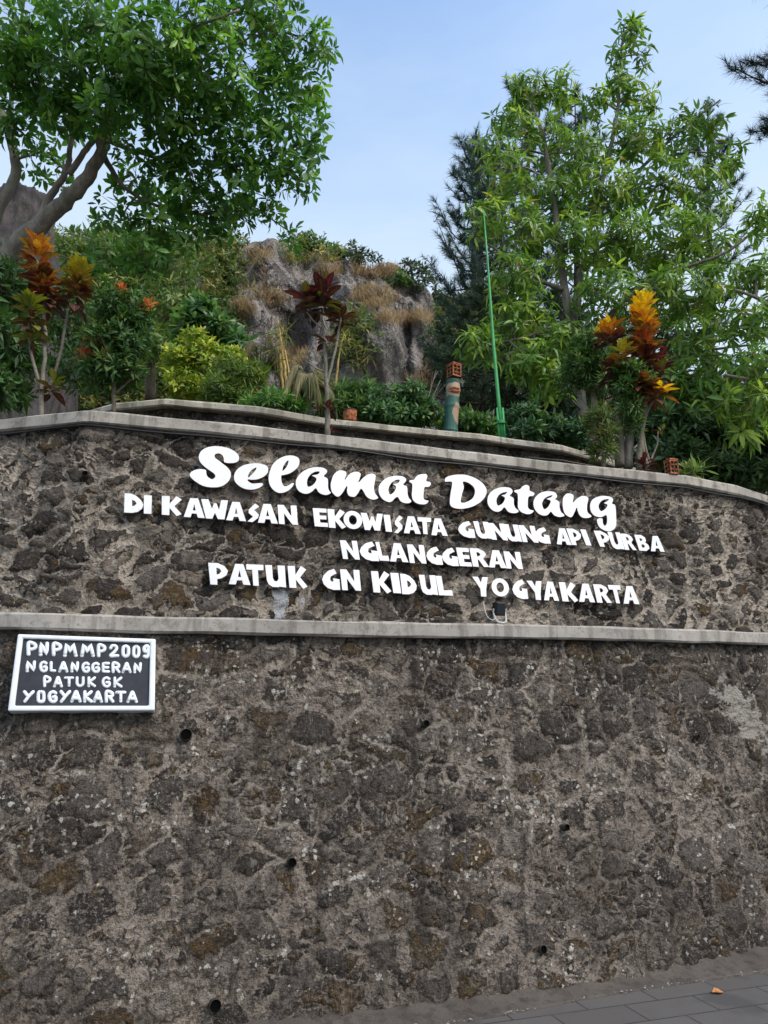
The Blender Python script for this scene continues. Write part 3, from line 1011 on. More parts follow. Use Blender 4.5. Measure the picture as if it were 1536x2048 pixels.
line4 = [(D4, [('P', 76, 246, -8, 195, 384), ('A', 242, 434, -2, 203, 382), ('T', 402, 552, -10, 208, 392), ('U', 568, 738, -14, 215, 404), ('K', 762, 922, -16, 222, 412), ('G', 1044, 1200, -8, 244, 424), ('N', 1212, 1378, -18, 252, 432)]),
         (D5, [('K', 252, 340, -12, 148, 250), ('I', 346, 386, -15, 155, 252), ('D', 388, 464, -12, 160, 258), ('U', 480, 560, -14, 165, 260), ('L', 562, 630, -16, 170, 263), ('Y', 730, 806, -12, 174, 268), ('O', 814, 898, -8, 180, 268), ('G', 912, 986, -8, 185, 278), ('Y', 990, 1064, -16, 193, 284), ('A', 1058, 1132, -8, 196, 287), ('K', 1146, 1224, -18, 200, 292), ('A', 1224, 1302, -8, 206, 294), ('R', 1310, 1382, -20, 210, 298), ('T', 1380, 1438, -20, 213, 300), ('A', 1434, 1512, -10, 217, 303)])]


def caps_line(parent, groups, slope):
    for (ox, oy, s), letters in groups:
        for ch, xl_, xr_, dx, yt, yb_ in letters:
            w = xr_ - xl_
            xc = (xl_ + xr_) / 2
            cont = []
            for ring in G[ch]:
                pts = []
                for a, b in ring:
                    x = xl_ + a * w + dx * b
                    y = yb_ + (yt - yb_) * b + slope * (x - xc)
                    pts.append((x / s + ox, y / s + oy))
                cont.append(np.array(pts))
            add_letter(parent, cont, .017, .015)


line = empty('wall_lettering', hit_wall(800, 1060), 'white capital letters reading DI KAWASAN EKOWISATA GUNUNG API PURBA', 'lettering', 'white letters on the wall')
caps_line(line, line2, .055)
line = empty('wall_lettering', hit_wall(860, 1110), 'short line of white capital letters reading NGLANGGERAN, centred on the stone wall', 'lettering', 'white letters on the wall')
caps_line(line, line3, .05)
line = empty('wall_lettering', hit_wall(850, 1170), 'white capital letters reading PATUK GN KIDUL YOGYAKARTA, lowest line above the ledge', 'lettering', 'white letters on the wall')
caps_line(line, line4, .04)

# ------------------------------------------------------------------ the plaque
PQ = (0, 1250, 4.655)


def pq(pts):
    return np.array(pts, float) / PQ[2] + [PQ[0], PQ[1]]


c0 = pq([(770, 440)])[0]
Pp, ptx, pup, pn = wall_frame(c0[0], c0[1], .042)
plaque = empty('plaque', Pp, 'black plaque in a thick white frame with raised white lettering, at left under the ledge', 'plaque')


def plane_box(name, quad_px, off0, off1, mat, hole=None, bv=.006):
    """a slab over the photo quad, between two offsets from the plaque plane"""
    q = to_plane(pq(quad_px), Pp + pn * off1, pn)
    if hole is None:
        V = np.concatenate([q - pn * (off1 - off0), q])
        f = [np.array([[4, 5, 6, 7], [3, 2, 1, 0], [0, 1, 5, 4], [1, 2, 6, 5], [2, 3, 7, 6], [3, 0, 4, 7]])]
    else:
        h = to_plane(pq(hole), Pp + pn * off1, pn)
        b = pn * (off1 - off0)
        V = np.concatenate([q, h, q - b, h - b])
        f = []
        for k in range(4):
            k2 = (k + 1) % 4
            f += [[k, k2, 4 + k2, 4 + k], [8 + k2, 8 + k, 12 + k, 12 + k2], [8 + k, 8 + k2, k2, k], [4 + k, 4 + k2, 12 + k2, 12 + k]]
        f = [np.array(f)]
    o_ = link(name, build_mesh(name, V, f), mat, plaque)
    return bevel(o_, bv)


outer = [(70, 800), (1440, 795), (1450, 128), (165, 82)]
inner = [(135, 750), (1385, 750), (1398, 165), (212, 122)]
plane_box('board', [(120, 765), (1400, 765), (1412, 150), (200, 110)], -.09, 0.0, M['plaque_dark'])
plane_box('frame', outer, -.08, .016, M['plaque_white'], inner, .008)

SK = {
    'P': [[(.15, 0), (.15, 1), (.6, 1), (.9, .82), (.85, .58), (.55, .46), (.2, .44)]],
    'N': [[(.12, 0), (.14, 1), (.84, .04), (.88, 1)]],
    'M': [[(.08, 0), (.22, 1), (.5, .35), (.74, 1), (.94, 0)]],
    '2': [[(.1, .78), (.3, 1), (.7, .96), (.82, .72), (.55, .40), (.1, .02), (.95, .04)]],
    '0': [[(.5, 1), (.16, .82), (.14, .2), (.5, 0), (.84, .2), (.86, .8), (.5, 1)]],
    '9': [[(.85, .7), (.6, .5), (.2, .56), (.15, .84), (.5, 1), (.84, .9), (.86, .3), (.6, .02), (.2, .08)]],
    'G': [[(.9, .86), (.6, 1), (.2, .84), (.1, .45), (.3, .08), (.68, .0), (.92, .16), (.9, .46), (.58, .46)]],
    'L': [[(.14, 1), (.12, .03), (.9, .03)]],
    'A': [[(.06, 0), (.48, 1), (.56, 1), (.94, 0)], [(.24, .32), (.76, .32)]],
    'E': [[(.92, .98), (.14, .98), (.12, .02), (.92, .02)], [(.14, .5), (.82, .5)]],
    'R': [[(.12, 0), (.12, 1), (.6, 1), (.88, .8), (.78, .54), (.2, .48)], [(.5, .48), (.92, 0)]],
    'T': [[(.04, .98), (.96, .98)], [(.5, .98), (.5, 0)]],
    'U': [[(.1, 1), (.12, .25), (.4, 0), (.66, .04), (.88, .28), (.9, 1)]],
    'K': [[(.14, 1), (.12, 0)], [(.92, 1), (.2, .46), (.92, 0)]],
    'Y': [[(.08, 1), (.46, .5)], [(.95, 1), (.5, .5), (.12, 0)]],
    'O': [[(.5, 1), (.16, .9), (.12, .14), (.5, 0), (.86, .12), (.86, .88), (.5, 1)]],
}
plq = [('P', 240, 350, 158, 286), ('N', 355, 460, 160, 290), ('P', 475, 580, 166, 290), ('M', 580, 725, 168, 298), ('M', 740, 885, 173, 298), ('P', 895, 992, 180, 300),
       ('2', 1010, 1110, 182, 302), ('0', 1125, 1215, 184, 305), ('0', 1225, 1310, 188, 310), ('9', 1322, 1402, 184, 314),
       ('N', 232, 340, 334, 440), ('G', 360, 445, 336, 440), ('L', 460, 522, 340, 438), ('A', 540, 636, 340, 442), ('N', 650, 740, 342, 442), ('G', 755, 838, 346, 446), ('G', 845, 932, 348, 446), ('E', 942, 1025, 346, 446), ('R', 1035, 1122, 348, 448), ('A', 1130, 1225, 348, 448), ('N', 1235, 1325, 350, 450),
       ('P', 395, 480, 477, 578), ('A', 492, 585, 478, 580), ('T', 596, 688, 482, 574), ('U', 700, 790, 482, 576), ('K', 808, 895, 482, 578), ('G', 942, 1032, 482, 582), ('K', 1048, 1142, 484, 582),
       ('Y', 210, 322, 612, 720), ('O', 338, 425, 612, 724), ('G', 440, 535, 612, 724), ('Y', 550, 662, 610, 722), ('A', 652, 760, 610, 720), ('K', 768, 865, 612, 722), ('A', 862, 958, 614, 722), ('R', 970, 1066, 614, 722), ('T', 1072, 1176, 616, 720), ('A', 1175, 1285, 614, 724)]
for ch, x0, x1, y0, y1 in plq:
    tr = .135 * (y1 - y0) / PQ[2]
    rad = tr * mpp(Pp[1]) * 1.02
    parts = []
    for si, stroke in enumerate(SK[ch]):
        sm = catmull(stroke, 5) if len(stroke) > 4 and ch not in 'NMEY' else np.array(stroke, float)
        dense = [sm[0]]
        for a, b in zip(sm[:-1], sm[1:]):
            for k in range(1, 4):
                dense.append(np.array(a) + (np.array(b) - a) * k / 3)
        m_ = rad / mpp(Pp[1]) * PQ[2]
        w, h = x1 - x0 - 1.4 * m_, y1 - y0 - 1.4 * m_
        px = pq([(x0 + .7 * m_ + a * w, y1 - .7 * m_ - b * h) for a, b in dense])
        wp = to_plane(px, Pp + pn * .001 * (si + 1), pn)
        rr = np.full(len(wp), rad * random.uniform(.94, 1.06))
        V, fl = tube(wp, rr, 10)
        V = V - np.outer((V - Pp) @ pn, pn) * .25          # flattened bead of cement
        parts.append((V, fl))
        for e_ in (0, -1):                                  # rounded ends
            a = np.arange(8) * math.pi / 4
            sph = np.concatenate([[wp[e_] + rad * (math.sin(p_) * (math.cos(q_) * ptx + math.sin(q_) * pup) + .72 * math.cos(p_) * pn) for q_ in a] for p_ in (1.57, 1.1, .6, .05)])
            ii = np.arange(3)[:, None] * 8
            jj_ = np.arange(8)[None, :]
            parts.append((sph, [np.stack([ii + jj_, ii + (jj_ + 1) % 8, ii + 8 + (jj_ + 1) % 8, ii + 8 + jj_], -1).reshape(-1, 4), (24 + np.arange(8))[None, :]]))
    V, fl = cat_meshes(parts)
    link('letter', build_mesh('letter', V, fl, smooth=True), M['plaque_white'], plaque)

# ------------------------------------------------------------------ floodlights on the ledge, cable, fallen leaf
def oriented_box(c, ax, ay, az, sx, sy, sz):
    v = np.array([[x, y, z] for x in (-.5, .5) for y in (-.5, .5) for z in (-.5, .5)])
    V = c + np.outer(v[:, 0] * sx, ax) + np.outer(v[:, 1] * sy, ay) + np.outer(v[:, 2] * sz, az)
    return V, [np.array([[0, 1, 3, 2], [4, 6, 7, 5], [0, 4, 5, 1], [2, 3, 7, 6], [0, 2, 6, 4], [1, 5, 7, 3]])]


def floodlight(px, py, w, h, label):
    p, tx, up, n = wall_frame(px, py, .05)
    base = np.array([p[0], p[1], float(zl(p[0])) + LEDGE_T])
    root = empty('floodlight', base, label, 'lamp')
    tilt = up * .93 + n * .36
    tilt /= np.linalg.norm(tilt)
    nn = np.cross(tx, tilt)
    nn = nn if np.dot(nn, n) > 0 else -nn
    body = bevel(link('body', build_mesh('body', *oriented_box(p, tx, tilt, nn, w, h, .035)), M['black'], root), .006)
    parts = [oriented_box(p + tx * (w * (k / 5 - .5)) - nn * .026, tx, tilt, nn, .005, h * .8, .018) for k in range(6)]
    link('fins', build_mesh('fins', *cat_meshes(parts)), M['black'], body)
    bevel(link('glass', build_mesh('glass', *oriented_box(p + nn * .0195, tx, tilt, nn, w * .84, h * .84, .006)), M['glass'], body), .002)
    arc = [p - tx * (w * .62), p - tx * (w * .62) - tilt * h * .35, base - tx * w * .4 + n * .02 + [0, 0, .012], base + tx * w * .4 + n * .02 + [0, 0, .012],
           p + tx * (w * .62) - tilt * h * .35, p + tx * (w * .62)]
    link('bracket', build_mesh('bracket', *tube(catmull(arc, 4), .006, 6)), M['bracket'], root)
    cb = [p - nn * .03 - tilt * h * .3, base - tx * w * .9 + n * .03 + [0, 0, .02], base - tx * w * 1.5 + n * .02 + [0, 0, .05], base - tx * w * 1.55 - n * .02 + [0, 0, .16]]
    link('cord', build_mesh('cord', *tube(catmull(cb, 5), .0025, 6)), M['bracket'], root)


floodlight(993, 1222, .075, .095, 'small black floodlight on a pale bracket, on the ledge below YOGYAKARTA')

cbx = np.linspace(-6.5, 8.5, 200)
cab = np.stack([cbx, yc(cbx) - .028 + .006 * np.sin(cbx * 5), ZC - .014 - .010 * np.abs(np.sin(cbx * 1.7 + .6)) - .004 * np.sin(cbx * 7)], -1)
tag(link('cable', build_mesh('cable', *tube(cab, .007, 6), smooth=True), M['black']), 'black cable strung just under the upper concrete coping of the sign wall', 'cable')
i0 = np.searchsorted(xr, 1.35)
cab2 = np.stack([xr, yr(xr) - .045, ZR - .05 - .06 * np.abs(np.sin(xr * 1.3))], -1)[i0:i0 + 50]
tag(link('cable', build_mesh('cable', *tube(cab2, .006, 6), smooth=True), M['twig']), 'thin brown cable sagging across the low rear wall at right', 'cable')

# ------------------------------------------------------------------ foliage tools
def norm(v):
    return v / (np.linalg.norm(v, axis=-1, keepdims=True) + 1e-9)


def leaves(pos, axis, nrm, L, W, tint, rows=((.30, .9), (.62, 1.0)), bend=.18, fold=.18):
    """many leaf blades -> (verts, [tris, quads], uv, tint)"""
    N = len(pos)
    axis = norm(axis)
    side = norm(np.cross(axis, nrm))
    nrm = np.cross(side, axis)
    L = np.broadcast_to(L, (N,))[:, None]
    W = np.broadcast_to(W, (N,))[:, None]
    bend = np.broadcast_to(bend, (N,))[:, None]

    def P(t_, s_, f_):
        return pos + axis * (t_ * L) - nrm * (bend * L * t_ * t_) + side * (s_ * W * .5) + nrm * (f_ * W * .5)
    cols, uv = [P(0, 0, 0)], [(.5, 0)]
    for t_, w_ in rows:
        cols += [P(t_, -w_, fold * w_), P(t_, 0, 0), P(t_, w_, fold * w_)]
        uv += [(0, t_), (.5, t_), (1, t_)]
    cols.append(P(1.0, 0, 0))
    uv.append((.5, 1))
    k = len(cols)
    V = np.stack(cols, 1).reshape(-1, 3)
    o = (np.arange(N) * k)[:, None]
    tr = [[0, 2, 1], [0, 3, 2]]
    qd = []
    for r in range(len(rows) - 1):
        a = 1 + 3 * r
        qd += [[a, a + 1, a + 4, a + 3], [a + 1, a + 2, a + 5, a + 4]]
    a = 1 + 3 * (len(rows) - 1)
    tr += [[a, a + 1, k - 1], [a + 1, a + 2, k - 1]]
    T = (o[:, :, None] + np.array(tr)[None]).reshape(-1, 3)
    fl = [T]
    if qd:
        fl.append((o[:, :, None] + np.array(qd)[None]).reshape(-1, 4))
    UV = np.tile(np.array(uv), (N, 1))
    TI = np.repeat(np.asarray(tint), k, axis=0)
    return V, fl, UV, TI


def leaf_object(name, data, mat, parent):
    V, fl, UV, TI = data
    return link(name, build_mesh(name, V, fl, UV, TI), mat, parent)


def merge_leaf(ds):
    V, F_, U, T, off = [], [], [], [], 0
    for v, fl, u, t_ in ds:
        V.append(v)
        F_ += [f + off for f in fl]
        U.append(u)
        T.append(t_)
        off += len(v)
    return np.concatenate(V), F_, np.concatenate(U), np.concatenate(T)


def rand_dir(n):
    v = rng.normal(size=(n, 3))
    return norm(v)


def rosettes(cent, axis, nl, L, spread=(55, 100), wid=.36, tintfn=None, bend=.2, rows=((.35, .8), (.68, 1.0)), droop=0.0, lj=.42, fold=.18):
    """whorls of leaves at twig ends. cent (N,3), axis (N,3)"""
    N = len(cent)
    axis = norm(axis)
    ref = np.where(np.abs(axis[:, 2:3]) < .9, np.array([[0, 0, 1.0]]), np.array([[1.0, 0, 0]]))
    a = norm(np.cross(axis, ref))
    b = np.cross(axis, a)
    az0 = rng.uniform(0, 6.28, N)
    k = np.arange(nl)
    az = az0[:, None] + k[None] * 2.399 + rng.normal(0, .25, (N, nl))
    el = np.radians(rng.uniform(spread[0], spread[1], (N, nl)))
    radial = np.cos(az)[..., None] * a[:, None] + np.sin(az)[..., None] * b[:, None]
    d = np.cos(el)[..., None] * axis[:, None] + np.sin(el)[..., None] * radial
    d[..., 2] -= droop * rng.uniform(.4, 1.3, (N, nl))
    nr = axis[:, None] * np.sin(el)[..., None] - radial * np.cos(el)[..., None] + np.array([0, 0, .35])
    nr = nr + rng.normal(0, .22, nr.shape)
    LL = L * rng.uniform(1 - lj, 1 + lj, (N, nl))
    pos = cent[:, None] - axis[:, None] * (rng.uniform(0, .35, (N, nl)) * L)[..., None] + d * .02
    ti = tintfn(N, nl) if tintfn else np.full((N, nl, 3), .1)
    nn_ = N * nl
    return leaves(pos.reshape(-1, 3), d.reshape(-1, 3), nr.reshape(-1, 3), LL.ravel(), (LL * wid).ravel() * rng.uniform(.75, 1.25, nn_), ti.reshape(-1, 3), rows, bend=bend * rng.uniform(-.3, 2.2, nn_), fold=fold)


GAIN_DIM, GAIN = 2.3, 1.2


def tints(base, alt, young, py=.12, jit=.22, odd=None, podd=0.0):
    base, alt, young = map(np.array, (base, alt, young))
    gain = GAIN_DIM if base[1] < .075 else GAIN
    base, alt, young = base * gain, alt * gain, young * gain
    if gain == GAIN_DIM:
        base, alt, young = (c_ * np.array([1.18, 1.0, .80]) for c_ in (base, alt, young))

    def f(N, nl):
        r = rng.uniform(0, 1, (N, 1, 1))
        c = base * (1 - r) + alt * r
        y = (rng.uniform(0, 1, (N, 1, 1)) < py)
        c = np.where(y, young, c)
        c = np.broadcast_to(c, (N, nl, 3)) * rng.uniform(1 - jit, 1 + jit, (N, nl, 1))
        if odd is not None:
            m = rng.uniform(0, 1, (N, nl, 1)) < podd
            c = np.where(m, np.array(odd), c)
        return c
    return f


def ell_points(c, r, n, shell=.55):
    """n points in an ellipsoid, fuller towards its skin"""
    d = rand_dir(n)
    q = rng.uniform(0, 1, n) ** (1 / 3.0) * (1 - shell) + shell * rng.uniform(.72, 1.04, n)
    q = np.where(rng.uniform(0, 1, n) < .35, rng.uniform(.15, .9, n), q)
    return np.asarray(c) + d * q[:, None] * np.asarray(r), d


def px_path(pp, n=6):
    """[(px,py,depth,radius px)] -> smooth world path and radii"""
    P = np.array([at(x, y, Y) for x, y, Y, r in pp])
    R = np.array([r * mpp(Y) for x, y, Y, r in pp])
    S_ = catmull(np.column_stack([P, R]), n)
    w = S_[:, :3].copy()
    for i in range(1, len(w) - 1):
        s = R[0] * .25 + .004
        w[i] += s * np.array([mnoise.noise(Vector((i * .6, P[0][0], 1))), mnoise.noise(Vector((i * .6, 5, P[0][2]))), 0])
    return w, np.maximum(S_[:, 3], .002)


def twig_to(nodes, target, r0, r1, n=5, sag=.1):
    """bent twig from the nearest wood node to the target"""
    d = np.linalg.norm(nodes - target, axis=1)
    # prefer wood below the target so twigs grow upward and outward
    d = d + np.maximum(0, nodes[:, 2] - target[2]) * .8
    s = nodes[int(np.argmin(d))]
    m = (s + target) / 2 + np.array([0, 0, sag * np.linalg.norm(target - s)]) + rng.normal(0, .05, 3) * np.linalg.norm(target - s)
    return catmull([s, m, target], n), np.linspace(r0, r1, 2 * n + 1)


def tree(name, label, cat, base, limbs, blobs, kind, trunk_mat, group=None, twig_r=.018):
    """limbs: pixel paths; blobs: (px,py,depth,rx px,ry px,rz m,count). One trunk mesh, one crown mesh"""
    root = empty(name, base, label, cat, group)
    wood = []
    nodes = []
    for lb in limbs:
        w, r = px_path(lb)
        wood.append(tube(w, r, 9))
        nodes.append(w)
    nodes = np.concatenate(nodes)
    allc, alla = [], []
    for (x, y, Y, rx, ry, rz, n) in blobs:
        c = at(x, y, Y)
        n = max(3, int(n * kind.get('dens', 1.0)))
        w, r = twig_to(nodes, c, twig_r, twig_r * .45)
        wood.append(tube(w, r, 5, False))
        rad = np.array([rx * mpp(Y), rz, ry * mpp(Y)])
        p, d = ell_points(c, rad, n)
        ax = norm(d * .8 + np.array([0, 0, kind.get('up', .45)]) + rng.normal(0, .25, d.shape))
        allc.append(p)
        alla.append(ax)
        hub = np.vstack([w[len(w) // 2:], c])
        for q in range(0, n, kind.get('twig_every', 2)):
            tw, tr_ = twig_to(hub, p[q] - ax[q] * .03, .0055, .0028, 2, .05)
            wood.append(tube(tw, tr_, 3, False))
    V, fl = cat_meshes(wood)
    link('trunk', build_mesh('trunk', V, fl, smooth=True), trunk_mat, root)
    cen, axs = np.concatenate(allc), np.concatenate(alla)
    d = rosettes(cen, axs, kind['nl'], kind['L'], kind['spread'], kind['wid'], kind['tint'], kind.get('bend', .2), kind.get('rows', ((.35, .8), (.68, 1.0))), kind.get('droop', 0), fold=kind.get('fold', .18))
    leaf_object('crown', d, kind['mat'], root)
    return root


BROAD = dict(dens=.74, nl=8, L=.13, spread=(50, 105), wid=.36, bend=.15, mat=M['leaf'], up=.45,
             tint=tints((.055, .145, .030), (.090, .205, .038), (.17, .31, .05), .22, .3))
LANCE = dict(dens=1.12, nl=9, L=.135, spread=(35, 100), wid=.25, bend=.45, droop=.42, mat=M['leaf'], up=.7,
             rows=((.22, .85), (.5, 1.0), (.78, .6)), tint=tints((.095, .185, .036), (.14, .245, .045), (.26, .35, .06), .26, .32, (.30, .20, .03), .008))

# ------------------------------------------------------------------ the big broadleaf tree at left
limbs_left = [
    [(-60, 800, 8.6, 27), (-40, 640, 8.6, 26), (4, 530, 8.5, 23), (62, 466, 8.4, 21), (112, 420, 8.3, 19), (158, 375, 8.2, 17), (196, 318, 8.1, 14), (214, 262, 8.0, 13), (228, 190, 7.9, 11), (236, 110, 7.8, 8), (250, 20, 7.6, 6)],
    [(-40, 640, 8.6, 18), (-28, 520, 8.6, 16), (-8, 430, 8.6, 14), (30, 350, 8.6, 12), (20, 268, 8.6, 11), (-8, 210, 8.7, 12), (-60, 120, 8.8, 9)],
    [(28, 320, 8.6, 9), (22, 240, 8.5, 7), (24, 180, 8.4, 5), (36, 90, 8.2, 4), (50, -10, 8.0, 3)],
    [(84, 438, 8.3, 10), (98, 396, 8.3, 9), (122, 362, 8.25, 8), (136, 330, 8.2, 7), (142, 290, 8.1, 6), (156, 235, 8.0, 5.5), (170, 200, 7.9, 5), (186, 140, 7.7, 4), (176, 60, 7.5, 3)],
    [(138, 348, 8.2, 8), (168, 305, 8.2, 7), (198, 265, 8.15, 7), (214, 240, 8.1, 5)],
    [(212, 262, 8.0, 10), (240, 248, 7.9, 5), (270, 228, 7.8, 4), (330, 170, 7.7, 3), (420, 110, 7.6, 2.6), (540, 60, 7.6, 2)],
    [(210, 275, 8.0, 9), (262, 300, 8.2, 5), (340, 320, 8.4, 4), (450, 330, 8.6, 3), (560, 320, 8.7, 2)],
    [(200, 300, 8.1, 8), (245, 370, 8.4, 5), (310, 410, 8.6, 4), (400, 430, 8.8, 3)],
    [(224, 200, 7.9, 8), (300, 120, 7.4, 5), (380, 60, 7.0, 4), (480, 20, 6.9, 3)],
]
blobs_left = [
    (80, 170, 7.6, 80, 50, .5, 60), (35, 255, 8.0, 50, 45, .5, 34), (140, 225, 7.6, 60, 40, .5, 40), (215, 235, 7.4, 60, 50, .5, 44), (20, 120, 7.2, 70, 60, .5, 50),
    (60, 60, 7.2, 120, 90, .7, 100), (190, 50, 7.0, 120, 95, .7, 110), (300, 100, 6.9, 110, 95, .7, 110), (150, 150, 7.3, 120, 60, .6, 80),
    (400, 55, 7.2, 110, 80, .7, 100), (500, 30, 7.6, 100, 60, .6, 70), (560, 95, 7.9, 80, 70, .6, 70), (640, 100, 8.0, 42, 60, .5, 32),
    (420, 160, 7.5, 110, 80, .7, 110), (330, 200, 7.5, 100, 80, .7, 100), (520, 180, 8.0, 90, 75, .7, 80), (620, 190, 8.2, 62, 70, .5, 46),
    (250, 170, 7.6, 90, 70, .6, 70), (440, 260, 8.0, 100, 75, .7, 95), (540, 280, 8.3, 90, 70, .6, 75), (625, 280, 8.4, 45, 60, .4, 28),
    (340, 300, 8.1, 90, 65, .6, 75), (590, 360, 8.5, 55, 50, .5, 34), (480, 355, 8.4, 95, 65, .6, 75), (370, 385, 8.5, 95, 62, .6, 75),
    (275, 355, 8.5, 65, 55, .5, 40), (440, 430, 8.6, 100, 45, .5, 62), (330, 455, 8.5, 90, 42, .5, 58), (240, 440, 8.6, 60, 40, .5, 26),
    (535, 420, 8.7, 50, 35, .4, 20), (95, 225, 8.2, 80, 55, .6, 42), (70, 310, 8.5, 55, 45, .5, 22), (110, 340, 8.5, 30, 34, .4, 14), (280, 510, 8.4, 75, 36, .4, 30),
    (-60, 150, 8.0, 110, 130, .9, 70), (120, -70, 7.6, 240, 80, 1.2, 100), (420, -70, 7.6, 200, 80, 1.2, 80), (570, -20, 7.8, 60, 50, .5, 34), (180, 530, 8.4, 60, 26, .4, 14), (590, 470, 8.8, 26, 16, .2, 5),
]
tree('broadleaf_tree', 'big broadleaf tree with grey forked limbs and whorled leaves, at the left edge', 'tree', at(-30, 800, 8.6), limbs_left, blobs_left, BROAD, M['bark_grey'])

# ------------------------------------------------------------------ the lance-leaved trees at right
limbs_r = [
    [(1172, 890, 9.2, 11), (1160, 760, 9.2, 10), (1146, 660, 9.2, 10), (1128, 580, 9.2, 9), (1122, 500, 9.2, 8), (1112, 430, 9.2, 7), (1098, 340, 9.2, 6), (1080, 250, 9.2, 4), (1050, 190, 9.2, 3)],
    [(1146, 660, 9.2, 9), (1162, 560, 9.4, 6), (1185, 440, 9.4, 6), (1215, 320, 9.4, 5), (1235, 220, 9.4, 4), (1240, 130, 9.4, 3), (1248, 50, 9.4, 2)],
    [(1160, 760, 9.2, 8), (1215, 640, 9.0, 6), (1290, 570, 8.8, 5), (1370, 535, 8.6, 4), (1450, 505, 8.5, 3.5), (1540, 440, 8.4, 3)],
    [(1128, 580, 9.2, 7), (1080, 560, 9.0, 4), (1040, 530, 8.9, 3.5), (1000, 505, 8.8, 3), (950, 470, 8.8, 2)],
    [(1140, 640, 9.2, 7), (1090, 660, 8.9, 4), (1030, 680, 8.7, 3), (960, 690, 8.6, 2)],
    [(1185, 440, 9.4, 5), (1260, 360, 9.6, 4), (1340, 280, 9.6, 3.5), (1400, 230, 9.6, 3), (1440, 200, 9.6, 2)],
    [(1160, 760, 9.2, 6), (1240, 740, 8.9, 5), (1330, 720, 8.6, 4), (1420, 700, 8.4, 3), (1500, 690, 8.3, 2.5)],
]
blobs_r = [
    (1262, 60, 9.4, 36, 46, .25, 17), (1232, 110, 9.4, 22, 36, .2, 9), (1288, 110, 9.4, 18, 34, .2, 8), (1235, 165, 9.4, 55, 45, .35, 26), (1280, 200, 9.4, 45, 38, .35, 18), (1195, 195, 9.3, 34, 40, .3, 12),
    (1040, 170, 9.3, 34, 34, .3, 14), (1075, 190, 9.3, 62, 50, .4, 28), (1120, 180, 9.3, 48, 40, .4, 17), (1010, 235, 9.2, 40, 34, .3, 13), (975, 290, 9.1, 34, 26, .3, 8), (1060, 270, 9.2, 75, 60, .5, 34),
    (1150, 310, 9.3, 85, 70, .6, 54), (1250, 290, 9.4, 90, 70, .6, 62), (1340, 270, 9.5, 75, 55, .5, 34), (1385, 235, 9.6, 50, 34, .4, 15), (1420, 250, 9.6, 42, 34, .4, 13), (1450, 310, 9.4, 50, 45, .5, 20),
    (1010, 340, 9.0, 60, 50, .5, 26), (1100, 390, 9.2, 80, 60, .6, 46), (1210, 390, 9.2, 95, 70, .6, 68), (1320, 370, 9.3, 90, 70, .6, 60), (1410, 380, 9.2, 65, 65, .6, 34),
    (975, 440, 8.8, 55, 50, .4, 26), (1040, 460, 9.0, 70, 55, .5, 38), (1140, 480, 9.0, 70, 60, .6, 40), (1230, 480, 8.9, 90, 65, .6, 62), (1330, 480, 8.9, 85, 70, .6, 58), (1420, 480, 8.8, 70, 65, .6, 40),
    (1030, 560, 8.8, 70, 50, .5, 40), (960, 690, 8.6, 55, 42, .4, 26), (1010, 640, 8.7, 50, 42, .4, 24), (1060, 620, 8.8, 60, 50, .5, 30), (1210, 590, 8.8, 80, 60, .6, 46), (1330, 590, 8.7, 80, 60, .6, 48), (1410, 590, 8.6, 70, 60, .5, 40),
    (1060, 720, 8.6, 65, 52, .4, 36), (1100, 760, 8.5, 50, 50, .4, 24), (1110, 680, 8.8, 50, 44, .4, 24), (1390, 690, 8.5, 75, 60, .5, 42), (1340, 760, 8.4, 60, 46, .4, 30), (1430, 770, 8.4, 70, 55, .5, 36), (1390, 830, 8.3, 60, 36, .4, 18),
]
tree('lanceleaf_tree', 'loose fresh green tree with drooping narrow leaves and pale slender trunk, behind the green pole', 'tree', at(1172, 895, 9.2), limbs_r, blobs_r, LANCE, M['bark_pale'])
limbs_e = [
    [(1640, 900, 7.8, 14), (1625, 700, 7.8, 12), (1600, 520, 7.8, 9), (1570, 420, 7.8, 6), (1545, 360, 7.8, 3)],
    [(1625, 700, 7.8, 8), (1570, 640, 7.6, 5), (1520, 600, 7.5, 4), (1470, 580, 7.4, 3)],
    [(1630, 800, 7.8, 8), (1560, 780, 7.5, 5), (1500, 760, 7.4, 4), (1450, 750, 7.3, 3)],
]
blobs_e = [(1520, 440, 7.8, 48, 50, .4, 22), (1510, 540, 7.6, 60, 45, .4, 26), (1500, 640, 7.5, 62, 40, .4, 28), (1520, 730, 7.4, 58, 45, .4, 28), (1490, 800, 7.4, 60, 42, .4, 26), (1480, 860, 7.5, 55, 30, .3, 14),
           (1590, 460, 7.8, 60, 80, .6, 40), (1600, 600, 7.8, 70, 80, .6, 46), (1600, 760, 7.7, 70, 80, .6, 46)]
tree('lanceleaf_tree', 'bright green leafy boughs entering from the right edge of the photo', 'tree', at(1640, 905, 7.8), limbs_e, blobs_e, LANCE, M['bark_grey'])


